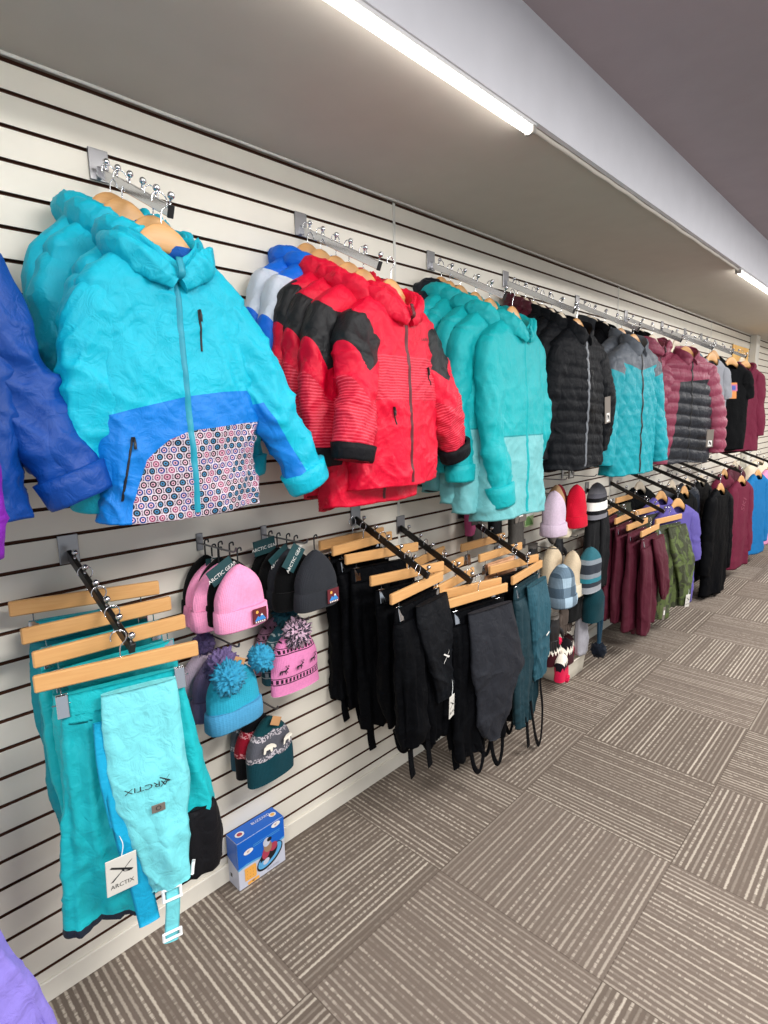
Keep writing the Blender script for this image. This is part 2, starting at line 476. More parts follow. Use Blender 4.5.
def flat_text(mb, s, c, h, ax=(1, 0, 0), up=(0, 0, 1), nrm=(0, -1, 0), off=.0008, sx=1.0, m=0, rot=0.0, shear=0.0):
    V, F = text_geo(s, h, sx, shear)
    if rot:
        cr, sr = math.cos(rot), math.sin(rot)
        V = np.stack([V[:, 0] * cr - V[:, 1] * sr, V[:, 0] * sr + V[:, 1] * cr, V[:, 2]], -1)
    P = np.array(c) + V[:, :1] * np.array(ax) + V[:, 1:2] * np.array(up) + off * np.array(nrm)
    mb.add(P, F, None, m, False)

def poly_plate(mb, pts, c, ax=(1, 0, 0), up=(0, 0, 1), nrm=(0, -1, 0), off=.0006, th=.0, m=0):
    P = np.array([np.array(c) + p[0] * np.array(ax) + p[1] * np.array(up) + off * np.array(nrm) for p in pts])
    mb.add(P, [tuple(range(len(pts)))], None, m, False)

X_MARK = [[(-.5, .38), (-.42, .46), (.5, -.1), (.42, -.2)], [(-.5, -.5), (-.38, -.5), (.5, .5), (.38, .42), (.05, .03)], [(.0, .08), (.08, .12), (.12, -.12), (.42, -.1), (.35, -.2), (.02, -.02)]]

def swing_tag(parent, c, w=.05, h=.075, style='x', tilt=0.0, yaw=0.0, cord=.05):
    """a hang tag with its loop: a part of the garment"""
    R_ = Matrix.Rotation(yaw, 4, 'Z') @ Matrix.Rotation(tilt, 4, 'Y')
    A = np.array((R_ @ Vector((1, 0, 0)))[:]); U = np.array((R_ @ Vector((0, 0, 1)))[:]); N = np.array((R_ @ Vector((0, -1, 0)))[:])
    c = np.array(c, float)
    mat = M_card if style == 'x' else M_taggrey
    o = MB().box(c, (w, .003, h), rot=R_, bev=.001).build('hang_tag', mat, parent)
    MB().tube([c + U * h * .4, c + U * (h * .5 + cord * .5) + A * .006, c + U * (h * .5 + cord)], .0011, None, 5, sub=4).build('loop', M_white_p if style == 'x' else M_black, o)
    mb = MB()
    if style == 'x':
        for q in X_MARK:
            poly_plate(mb, [(a * w * .75, b * w * .6 + h * .1) for a, b in q], c, A, U, N, .0022)
        flat_text(mb, 'ARCTIX', c - U * h * .27, h * .115, A, U, N, .0022, 1.0)
        mb.build('print', M_ink, o)
    elif style == 'f':
        s = w * .22
        poly_plate(mb, [(-s * 1.2, -s * 1.5), (s * 1.2, -s * 1.5), (s * 1.2, s * 1.5), (-s * 1.2, s * 1.5)], c - U * h * .28, A, U, N, .0022, m=0)
        poly_plate(mb, [(-s * .7, -s), (-s * .4, -s), (-s * .4, s * .3), (s * .5, -s), (s * .8, -s), (s * .8, s * .2), (s * .1, s), (-s * .7, s)], c - U * h * .28, A, U, N, .003, m=1)
        mb.build('print', [M_white_ink, M_ink], o)
    else:
        poly_plate(mb, [(-w * .3, -h * .1), (w * .3, -h * .1), (w * .3, h * .25), (-w * .3, h * .25)], c, A, U, N, .0022, m=0)
        mb.build('print', [M_white_ink], o)
    return o

# ------------------------------------------------------------------ hangers
def hook_pts(z1):
    a = np.radians(np.linspace(-60, 200, 14))
    arc = [(.017 * math.cos(q), 0, -.0105 + .017 * math.sin(q)) for q in a]
    return [(0, 0, z1), (0, 0, z1 * .6 - .012), (.002, 0, -.033)] + arc

def make_hanger(wood, label):
    t = empty('clothes_hanger', label, 'hanger')
    MB().tube(hook_pts(-.068), .0016, None, 6, sub=2).build('hook', M_chrome, t)
    # arched wooden shoulders
    xs = np.linspace(-.150, .150, 41); G = []
    for x in xs:
        q = abs(x) / .150
        top = np.interp(abs(x), [0, .02, .04, .06, .075, .10, .15], [-.058, -.062, -.075, -.100, -.124, -.150, -.190])
        hgt = np.interp(abs(x), [0, .04, .075, .15], [.062, .056, .034, .020])
        hgt *= 1 if q < .93 else .75
        th = .0075 + .004 * q ** 2
        y0 = -.018 * q ** 2
        a = np.linspace(0, 2 * PI, 14, endpoint=False)
        ca, sa = np.cos(a), np.sin(a)
        G.append(np.stack([x + 0 * a, y0 + th * np.sign(ca) * np.abs(ca) ** .7, top - hgt / 2 + hgt / 2 * np.sign(sa) * np.abs(sa) ** .7], -1))
    MB().grid(np.array(G), True, None, 0, (True, True)).build('shoulder_bar', wood, t)
    return t

def make_clip_hanger(label, L=.345):
    t = empty('clip_hanger', label, 'hanger')
    MB().tube(hook_pts(-.058), .0017, None, 6, sub=2).build('hook', M_chrome, t)
    MB().box((0, 0, -.077), (L, .014, .038), bev=.003).build('wooden_bar', M_wood, t)
    r = MB()
    for s in (-1, 1):
        r.tube([(s * L * .36, 0, -.095), (s * L * .36, 0, -.137)], .0014, None, 6)
    r.tube([(-L * .42, 0, -.137), (L * .42, 0, -.137)], .0016, None, 6)
    r.build('rod', M_chrome, t)
    for s in (-1, 1):
        c = MB(); x = s * L * .36
        for q in (-1, 1):
            c.box((x, q * .008, -.140), (.024, .003, .05), rot=Matrix.Rotation(q * .16, 4, 'X'), bev=.001)
        c.tube([(x - .012, 0, -.137), (x + .012, 0, -.137)], .0045, None, 8)
        c.build('clip', M_chrome, t)
    return t

# ------------------------------------------------------------------ wall fittings
def make_waterfall(label, n=6, dark=False, L=.385, drop=.195, mat=None):
    """sloping display arm; origin on the wall at the top of the arm"""
    t = empty('waterfall_arm', label, 'display arm')
    mt = mat or (M_chrome if not dark else M_steel)
    MB().box((0, -.004, -.002), (.050, .006, .078), bev=.001).build('wall_plate', M_steel, t)
    e = np.array([0, -1, -drop / L]) / math.hypot(1, drop / L)
    a = math.atan2(drop, L); ln = math.hypot(L, drop)
    R_ = Matrix.Rotation(a, 4, 'X')
    up = np.array([0, -math.sin(a), math.cos(a)])
    c = np.array([0, 0, 0]) + e * ln * .5 - up * .014
    MB().box(c, (.012, ln, .025), rot=R_, bev=.0015).build('arm', M_chrome if not dark else M_dark, t)
    MB().box(e * ln - up * .014, (.0135, .006, .027), rot=R_, bev=.001).build('end_cap', M_black, t)
    for i in range(n):
        p = e * ln * (.12 + .86 * i / (n - 1))
        b = MB(); b.tube([p - up * .004, p + up * .012], .0028, None, 6); b.sphere(p + up * .017, .0082)
        b.build('ball_stop', M_chrome, t)
    return t

ARMS = {}
def put_arm(key, y, z, label, dark=False, drop=.195, n=6, L=.385):
    t = make_waterfall(label, n, dark, L, drop)
    t.location = (0, y, z); t.rotation_euler = (0, 0, PI / 2)
    t['group'] = 'sloping display arms on the slatwall'
    ARMS[key] = (y, z, drop, L)
def on_arm(key, q, dx=0.0):
    y, z, drop, L = ARMS[key]
    return (L * q, y + dx, z - drop * q + .012)

def make_prong(label, n=0, L=.22):
    t = empty('peg_hook', label, 'peg hook')
    MB().box((0, -.004, 0), (.022, .006, .055), bev=.001).build('wall_plate', M_steel, t)
    MB().tube([(0, -.006, -.005), (0, -L * .5, -.004), (0, -L * .93, -.002), (0, -L, .012)], .0030, None, 8, sub=3).build('prong', M_steel, t)
    return t

# ------------------------------------------------------------------ jackets
def sgnp(a, p): return np.sign(a) * np.abs(a) ** p

class Body:
    def __init__(s, L, Ws, Wh, d, Wn, z0, drop, neckdrop, nu, nv, waist=0.0, flare=0.0):
        s.nu = nu
        q = np.linspace(0, 1, 16)
        w1 = Wn + (Ws - Wn) * q; z1 = z0 - drop * q ** 1.2
        d1 = .03 + (d * .8 - .03) * q ** .8
        k = nv
        p = np.linspace(0, 1, k + 1)[1:]
        z2 = (z0 - drop) - (L - drop) * p
        w2 = Ws + (Wh - Ws) * np.clip(p * 1.1, 0, 1) - waist * np.sin(PI * np.clip(p, 0, 1)) - .012 * np.exp(-((p - .22) / .12) ** 2)
        d2 = d * (.8 + .2 * np.clip(p * 3, 0, 1)) + flare * p
        s.z = np.concatenate([z1, z2]); s.w = np.concatenate([w1, w2]); s.d = np.concatenate([d1, d2])
        s.qn = np.concatenate([q, np.ones(k)])
        th = np.linspace(0, 2 * PI, nu, endpoint=False); s.th = th
        c, sn = np.cos(th), np.sin(th)
        X = s.w[:, None] * sgnp(c, .8); Y = s.d[:, None] * sgnp(sn, .62)
        Z = s.z[:, None] + 0 * th
        fr = np.clip(-sn, 0, 1) ** 2
        Z = Z - neckdrop * fr * (1 - s.qn[:, None]) ** 1.5
        s.G = np.stack([X, Y, Z], -1); s.R = s.G.copy()
    def surf(s, x, z, off=0.0, back=False):
        """displaced position and normal on the front at rest coordinates x, z"""
        x = np.asarray(x, float); z = np.asarray(z, float)
        r = np.interp(-z, -s.z, np.arange(len(s.z)))
        wv = np.interp(r, np.arange(len(s.z)), s.w)
        cc = np.clip(x / wv, -.985, .985); c = sgnp(cc, 1 / .8)
        th = 2 * PI - np.arccos(c)
        u = th / (2 * PI) * s.nu
        r0 = np.clip(np.floor(r).astype(int), 0, len(s.z) - 2); fr = (r - r0)[..., None]
        u0 = np.floor(u).astype(int); fu = (u - u0)[..., None]
        def at(A): return (A[r0, u0 % s.nu] * (1 - fr) + A[r0 + 1, u0 % s.nu] * fr) * (1 - fu) + (A[r0, (u0 + 1) % s.nu] * (1 - fr) + A[r0 + 1, (u0 + 1) % s.nu] * fr) * fu
        n = at(s.N); n = n / np.linalg.norm(n, axis=-1, keepdims=True)
        return at(s.G) + n * off, n

def strip_on(body, xf, zs, hw, off=.003, nacross=5):
    """ribbon following the garment front"""
    zs = np.asarray(zs); xs = np.array([xf(z) for z in zs])
    a = np.linspace(-1, 1, nacross)
    P, N = body.surf(xs[:, None] + hw * a[None], zs[:, None] + 0 * a[None], off)
    # domed section that dips back into the cloth at both edges
    P = P - N * (off + .002) * (np.abs(a)[None, :, None] ** 4)
    return P

def puff_disp(R, puff):
    if puff is None: return 0
    kind, pitch, amp = puff[:3]
    if kind == 'h':
        q = np.abs(np.sin(PI * R[..., 2] / pitch + .6 * np.sin(R[..., 0] * 9)))
        return amp * (q ** .55 - .6)
    a = np.abs(np.sin(PI * (R[..., 0] + R[..., 1] * .6 + R[..., 2] * .75) / pitch)); b = np.abs(np.sin(PI * (R[..., 0] + R[..., 1] * .6 - R[..., 2] * .75) / pitch))
    return amp * ((np.minimum(a, b)) ** .6 - .5)

def sleeve_grid(side, S, e, c, ra, rb, nu, nv, seed, cr, puff, bulge=.0):
    P = catmull([S + np.array([-side * .05, 0, .028]), S, S * .5 + e * .5 + np.array([side * .006, 0, 0]), e, e * .45 + c * .55 + np.array([side * .004, -.004, 0]), c], max(4, nv // 5))
    n = len(P); t = np.linspace(0, 1, n)
    A, B, T = frames(P)
    A = A * np.where(np.sum(A * np.array([side, 0, 0]), 1, keepdims=True) < 0, -1, 1)
    tt = [0, .05, .1, .2, .35, .6, .8, .95, 1]
    RA = np.interp(t, tt, [.012, .04, .058, ra, ra * .96, ra * .86 + bulge, ra * .78 + bulge, ra * .68, ra * .66])
    RB = np.interp(t, tt, [.012, .03, .042, rb, rb * 1.0, rb * .95 + bulge, rb * .88, rb * .8, rb * .78])
    th = np.linspace(0, 2 * PI, nu, endpoint=False)
    ca, sa = sgnp(np.cos(th), .85), sgnp(np.sin(th), .85)
    G = P[:, None] + (RA[:, None] * ca)[..., None] * A[:, None] + (RB[:, None] * sa)[..., None] * B[:, None]
    al = np.concatenate([[0], np.cumsum(np.linalg.norm(np.diff(P, axis=0), axis=1))])
    R = np.stack([RA[:, None] * ca, RB[:, None] * sa, -(al[:, None] + 0 * th)], -1)
    N = gnormals(G); N = N * np.where(np.sum(N * (G - P[:, None]), -1, keepdims=True) < 0, -1, 1)
    W = R * np.array([1, 1, 1]) + np.array([side * 3.1, 0, 0])
    # gathers bunch up at the elbow and above the cuff
    el = np.interp(t, [0, .2, .5, .62, .8, .93, 1], [.35, .7, 1.3, 1.5, 1.0, 1.2, .2])[:, None]
    dsp = creases(W, seed, cr * 1.45, .68) * el + puff_disp(R, puff)
    G = G + N * dsp[..., None]
    # turn in at the cuff
    k = G[-1:]; cen = P[-1]
    i1 = cen + (k - cen) * .8; i2 = cen + (k - cen) * .72 - T[-1] * .05
    G2 = np.concatenate([G, i1, i2]); R2 = np.concatenate([R, R[-1:], R[-1:]])
    return G2, R2, len(G) - 1, P, T, A, B, RA, RB, t

def jacket(label, cat='jacket', group=None, mats=None, L=.60, Ws=.19, Wh=.19, d=.065, Wn=.072, z0=-.105, drop=.075, el=(.045, -.015, -.21), cu=(.075, -.03, -.43),
           er=None, cur=None, collar='hood', puff=None, seed=1, res=1.0, zipper=True, ra=.078, rb=.056, cr=.0065, neckdrop=.045, waist=0.0, pockets=(), cuff=None, name=None,
           hood_size=1.0, flare=0.0, sleeves=True, extra=None):
    """mats: body, sleeve, lining, trim (zip), cuff, hood"""
    t = empty(name or 'jacket', label, cat, group=group)
    nu = int(96 * res); nv = int(90 * res)
    b = Body(L, Ws, Wh, d, Wn, z0, drop, neckdrop, nu, nv, waist, flare)
    N = gnormals(b.G); N = N * np.where(np.sum(N * (b.G * np.array([1, 1, 0])), -1, keepdims=True) < 0, -1, 1)
    dep = np.clip((b.R[..., 2] - z0) / -L, 0, 1)
    dsp = creases(b.R, seed, cr * 1.35, .72) * (.45 + .75 * dep) + puff_disp(b.R, puff)
    # long drape folds that grow towards the hem
    fold = perlin(np.stack([b.R[..., 0] * 9, b.R[..., 1] * 9, b.R[..., 2] * 1.6], -1), seed + 20)
    dsp = dsp + fold * .020 * dep ** 1.3 * (1 if puff is None else .5)
    dsp = dsp * np.clip(b.qn[:, None] * 1.2 + .15, 0, 1)
    b.G = b.G + N * dsp[..., None]
    hem = .012 * perlin(np.stack([b.R[..., 0] * 6, b.R[..., 1] * 6, 0 * dep], -1), seed + 21)
    b.G[..., 2] += hem * dep ** 4 - .022 * np.clip(np.sin(b.th), 0, 1)[None] * dep ** 10
    b.N = gnormals(b.G); b.N = b.N * np.where(np.sum(b.N * N, -1, keepdims=True) < 0, -1, 1)
    k = b.G[-1:]; cen = k.mean(1, keepdims=True)
    i1 = cen + (k - cen) * np.array([.97, .86, 1]) + [0, 0, .004]; i2 = cen + (k - cen) * np.array([.88, .58, 1]) + [0, 0, .05]; i3 = cen + (k - cen) * np.array([.7, .3, 1]) + [0, 0, .16]
    G = np.concatenate([b.G, i1, i2, i3]); R = np.concatenate([b.R] + [b.R[-1:]] * 3)
    MB().grid(G, True, R, 0, rows=len(b.G)).build('body', [mats['body'], mats['lining']], t)
    if sleeves:
        for side, E, U in ((-1, el, cu), (1, er or el, cur or cu)):
            S = np.array([side * (Ws - .052), 0, z0 - drop - .058])
            e = S + np.array([side * E[0], E[1], E[2]]); c = S + np.array([side * U[0], U[1], U[2]])
            SG, SR, row, P, T, A, B, RA, RB, tt = sleeve_grid(side, S, e, c, ra, rb, int(40 * res) + 8, int(60 * res) + 6, seed + 3 + side, cr, puff)
            so = MB().grid(SG, True, SR, 0, (True, False), rows=row).build('sleeve', [mats['sleeve'], mats['lining']], t)
            if cuff:
                m = MB(); th = np.linspace(0, 2 * PI, 28, endpoint=False); rows = []
                for q, s_ in ((.885, .9), (.89, 1.22), (.93, 1.20), (.985, 1.20), (1.0, 1.14), (1.0, .8)):
                    p = np.array([np.interp(q, tt, P[:, j]) for j in range(3)]); i = min(len(tt) - 1, int(q * (len(tt) - 1)))
                    rows.append(p + (np.interp(q, tt, RA) * s_ + .006) * np.cos(th)[:, None] * A[i] + (np.interp(q, tt, RB) * s_ + .006) * np.sin(th)[:, None] * B[i])
                rows = np.array(rows); rows += (.002 * perlin(rows * 40, seed))[..., None]
                m.grid(rows, True, None, 0)
                m.build('cuff', mats.get('cuff', mats['sleeve']), so)
    if collar in ('hood', 'stand'):
        hz = z0 - .01
        if collar == 'hood':
            hs = hood_size
            U = [(-.006, -d * 1.02, hz - .078), (-.036, -d * .98, hz - .058), (-.072 * hs, -d * .62, hz - .026), (-.094 * hs, .005, hz - .002 * hs), (-.085 * hs, .046, hz + .002 * hs), (-.045, .070, hz - .004), (0, .078, hz - .010),
                 (.045, .070, hz - .004), (.085 * hs, .046, hz + .002 * hs), (.094 * hs, .005, hz - .002 * hs), (.072 * hs, -d * .62, hz - .026), (.036, -d * .98, hz - .058), (.006, -d * 1.02, hz - .078)]
            ra_, rb_ = [.010, .015, .022 * hs, .030 * hs, .032, .030, .030, .030, .032, .030 * hs, .022 * hs, .015, .010], [.020, .030, .040 * hs, .040 * hs, .034, .032, .030, .032, .034, .040 * hs, .040 * hs, .030, .020]
        else:
            U = [(-.016, -d * .9, hz - .052), (-.050, -d * .72, hz - .028), (-.074, -.012, hz + .004), (-.055, .035, hz + .022), (0, .05, hz + .026), (.055, .035, hz + .022), (.074, -.012, hz + .004), (.050, -d * .72, hz - .028), (.016, -d * .9, hz - .052)]
            ra_, rb_ = [.006, .008, .009, .009, .009, .009, .009, .008, .006], [.026, .034, .036, .036, .036, .036, .036, .034, .026]
        P = catmull(U, int(9 * res) + 3); n = len(P); q = np.linspace(0, 1, n); qq = np.linspace(0, 1, len(ra_))
        A, B, T = frames(P, (0, 0, 1)); nn = int(26 * res) + 8
        th = np.linspace(0, 2 * PI, nn, endpoint=False)
        Gh = P[:, None] + (np.interp(q, qq, ra_)[:, None] * np.cos(th))[..., None] * A[:, None] + (np.interp(q, qq, rb_)[:, None] * np.sin(th))[..., None] * B[:, None]
        Nh = gnormals(Gh); Nh *= np.where(np.sum(Nh * (Gh - P[:, None]), -1, keepdims=True) < 0, -1, 1)
        if collar == 'hood':
            # one long overlapping fold runs round the hood, the rest crumples
            gro = np.abs(((th[None] + .9 * perlin(P * 6 + seed, seed + 13)[:, None]) % (PI) - PI / 2))
            ds = creases(Gh * 1.4 + 2, seed + 11, cr * 1.0) + .009 * perlin(Gh * 11 + 3, seed + 12) - .015 * np.exp(-(gro / .28) ** 2)
            ds = ds * np.clip(np.minimum(q, 1 - q) * 9, .15, 1)[:, None]
        else:
            ds = creases(Gh + 2, seed + 11, cr * .4)
        if puff: ds = ds + puff_disp(Gh, puff) * .8
        Gh = Gh + Nh * ds[..., None]
        hm = MB().grid(Gh, True, None, 0, (True, True))
        if collar == 'hood':
            hm.tube([(-.004, -d * .92, hz - .070), (-.045, -d * .70, hz - .040), (-.066, -.008, hz - .004), (-.05, .035, hz + .014), (0, .05, hz + .018), (.05, .035, hz + .014), (.066, -.008, hz - .004), (.045, -d * .70, hz - .040), (.004, -d * .92, hz - .070)], .006, .034, 10, yref=(0, 0, 1), sub=5)
            tb = np.linspace(.03, PI - .03, 18); ph = np.linspace(0, 2 * PI, 30, endpoint=False)
            Q = np.stack([.105 * hs * np.sin(tb)[:, None] * np.cos(ph), .034 * np.sin(tb)[:, None] * np.sin(ph), .10 * np.cos(tb)[:, None] + 0 * ph], -1) + np.array([0, d * .75 + .02, hz - .06])
            Q = Q + (.010 * perlin(Q * 13, seed + 14))[..., None] * np.array([.3, 1, .6])
            hm.grid(Q, True, None, 0, (True, True))
        hm.build('hood' if collar == 'hood' else 'collar', mats.get('hood', mats['body']), t)
    if zipper and 'trim' in mats:
        zs = np.linspace(z0 - neckdrop - .012, z0 - L + .012, int(46 * res) + 10)
        P = strip_on(b, lambda z: 0.0, zs, .010, .004)
        zm = MB().grid(P, False, None, 0)
        if collar == 'hood':
            zm.tube([(0, -d * .98 - .012, z0 - .040), (0, -d - .020, z0 - .075), (0, P[3, 2, 1], P[3, 2, 2])], .008, .003, 8, yref=(0, 1, 0), sub=4)
        zm.build('zipper', mats['trim'], t)
    for (x, za, zb, dx) in pockets:
        zs = np.linspace(za, zb, 12)
        P = strip_on(b, lambda z: x + dx * (z - za) / (zb - za), zs, .0030, .003)
        pk = MB().grid(P, False, None, 0).build('pocket_zip', mats.get('pocket', M_black), t)
        p0, n0 = b.surf(np.array([x]), np.array([za]), .006)
        MB().tube([p0[0], p0[0] + [0.001, -.003, -.012], p0[0] + [.001, -.003, -.026]], .0032, .002, 6).build('pull', M_black, pk)
    if extra: extra(t, b)
    return t

def on_body_text(b, s, x, z, h, mat, parent, name='logo', rot=0.0, sx=1.0):
    V, F = text_geo(s, h, sx)
    c, sn = math.cos(rot), math.sin(rot)
    P, N = b.surf(x + V[:, 0] * c - V[:, 1] * sn, z + V[:, 0] * sn + V[:, 1] * c, .0022)
    MB().add(P, F, None, 0, False).build(name, mat, parent)

# ------------------------------------------------------------------ hanging trousers and other drapes
def drape_grid(st, nu=56, nv=70, fold=.010, freq=26., seed=1, pw=.7, cr=.004, grow=1.0, cs=.6):
    st = np.array(st, float); k = len(st)
    tt = np.linspace(0, k - 1, nv)
    # smooth interpolation through the stations
    cc = catmull(st[:, [0, 1, 3]], 12); q = np.linspace(0, k - 1, len(cc))
    c2 = catmull(np.stack([st[:, 2], st[:, 4], st[:, 0]], -1), 12)
    z = np.interp(tt, q, cc[:, 0]); xc = np.interp(tt, q, cc[:, 1]); yc = np.interp(tt, q, cc[:, 2])
    hw = np.maximum(np.interp(tt, q, c2[:, 0]), .002); hd = np.maximum(np.interp(tt, q, c2[:, 1]), .0015)
    th = np.linspace(0, 2 * PI, nu, endpoint=False)
    X = hw[:, None] * sgnp(np.cos(th), .85); Y = hd[:, None] * sgnp(np.sin(th), pw)
    R = np.stack([X, Y, z[:, None] + 0 * th], -1)
    G = np.stack([X + xc[:, None], Y + yc[:, None], z[:, None] + 0 * th], -1)
    N = gnormals(G); N = N * np.where(np.sum(N * np.stack([X, Y, 0 * X], -1), -1, keepdims=True) < 0, -1, 1)
    dep = np.linspace(0, 1, nv)[:, None]
    f = perlin(np.stack([R[..., 0] * freq, np.sign(R[..., 1]) * .6 + 0 * X, R[..., 2] * 2.2], -1) + seed * 1.7, seed)
    f2 = creases(R + 1, seed + 2, cr * 1.5, cs)
    f = f + .55 * perlin(np.stack([R[..., 0] * freq * 2.1, np.sign(R[..., 1]) * .6 + 0 * X, R[..., 2] * 4.0], -1) + seed, seed + 9)
    dsp = (1.9 * fold * f * (.35 + .65 * dep ** .7) * grow + f2 * (.4 + .8 * dep)) * np.clip(dep * 8 + .15, 0, 1)
    G = G + N * dsp[..., None]
    G[..., 2] += .010 * perlin(np.stack([R[..., 0] * 9, R[..., 1] * 9, 0 * X], -1), seed + 4) * dep ** 5
    return G, R

def drape(name, st, mat, parent, **k):
    G, R = drape_grid(st, **k)
    k_ = G[-1:]; cen = k_.mean(1, keepdims=True)
    G = np.concatenate([G, cen + (k_ - cen) * .9 + [0, 0, .004], cen + (k_ - cen) * .45 + [0, 0, .04]]); R = np.concatenate([R, R[-1:], R[-1:]])
    return MB().grid(G, True, R, 0, (True, True)).build(name, mat, parent)

def ribbon(name, pts, w, th, mat, parent, sub=6, yref=(0, 1, 0)):
    return MB().tube(pts, w, th, 8, yref=yref, sub=sub).build(name, mat, parent)

def trousers(label, mat, group=None, z0=-.138, L=.62, hw=.145, d=.030, seed=1, split=.34, lean=0.0, cat='trousers', res=1.0, folds=.015, spread=.0, hemmat=None, fold2=True, name='trousers', cr=.004, belt=None):
    """trousers clipped by the waist: a waistband and two legs hanging side by side, one slightly in front"""
    t = empty(name, label, cat, group=group)
    nu, nv = int(56 * res), int(70 * res)
    drape('waistband', [(z0 + .022, 0, hw, 0, .010), (z0 + .0, 0, hw, 0, .012), (z0 - .035, 0, hw * 1.01, 0, .016), (z0 - .05, 0, hw * 1.0, 0, .017)], belt or mat, t, nu=nu, nv=14, fold=.002, seed=seed, cr=.001)
    rv = random.Random(seed)
    for s, yo in ((-1, -.008), (1, .010)):
        Lk = L * rv.uniform(.93, 1.05); kw = rv.uniform(.36, .52)
        x0 = s * hw * .44; x1 = s * hw * (.50 + spread) + lean
        st = [(z0 - .030, x0, hw * .58, yo * .5, d * .55), (z0 - .12, x0 + lean * .2, hw * .60, yo, d * .9), (z0 - L * .5, (x0 + x1) / 2, hw * .56, yo, d * 1.05), (z0 - Lk * .8, x1, hw * (.3 + kw * .42), yo, d), (z0 - Lk, x1 + hw * rv.uniform(-.08, .08), hw * kw, yo, d * .9)]
        lg = drape('leg', st, mat, t, nu=nu, nv=nv, fold=folds, seed=seed + 5 * s + 7, cr=cr)
        if False:
            G, R = drape_grid([(z0 - L + .022, x1, hw * .505, yo, d * .95), (z0 - L - .003, x1, hw * .51, yo, d * .95)], nu=nu, nv=8, fold=folds * .6, seed=seed, cr=.001)
            MB().grid(G, True, R, 0, (True, True)).build('hem', hemmat, lg)
    return t

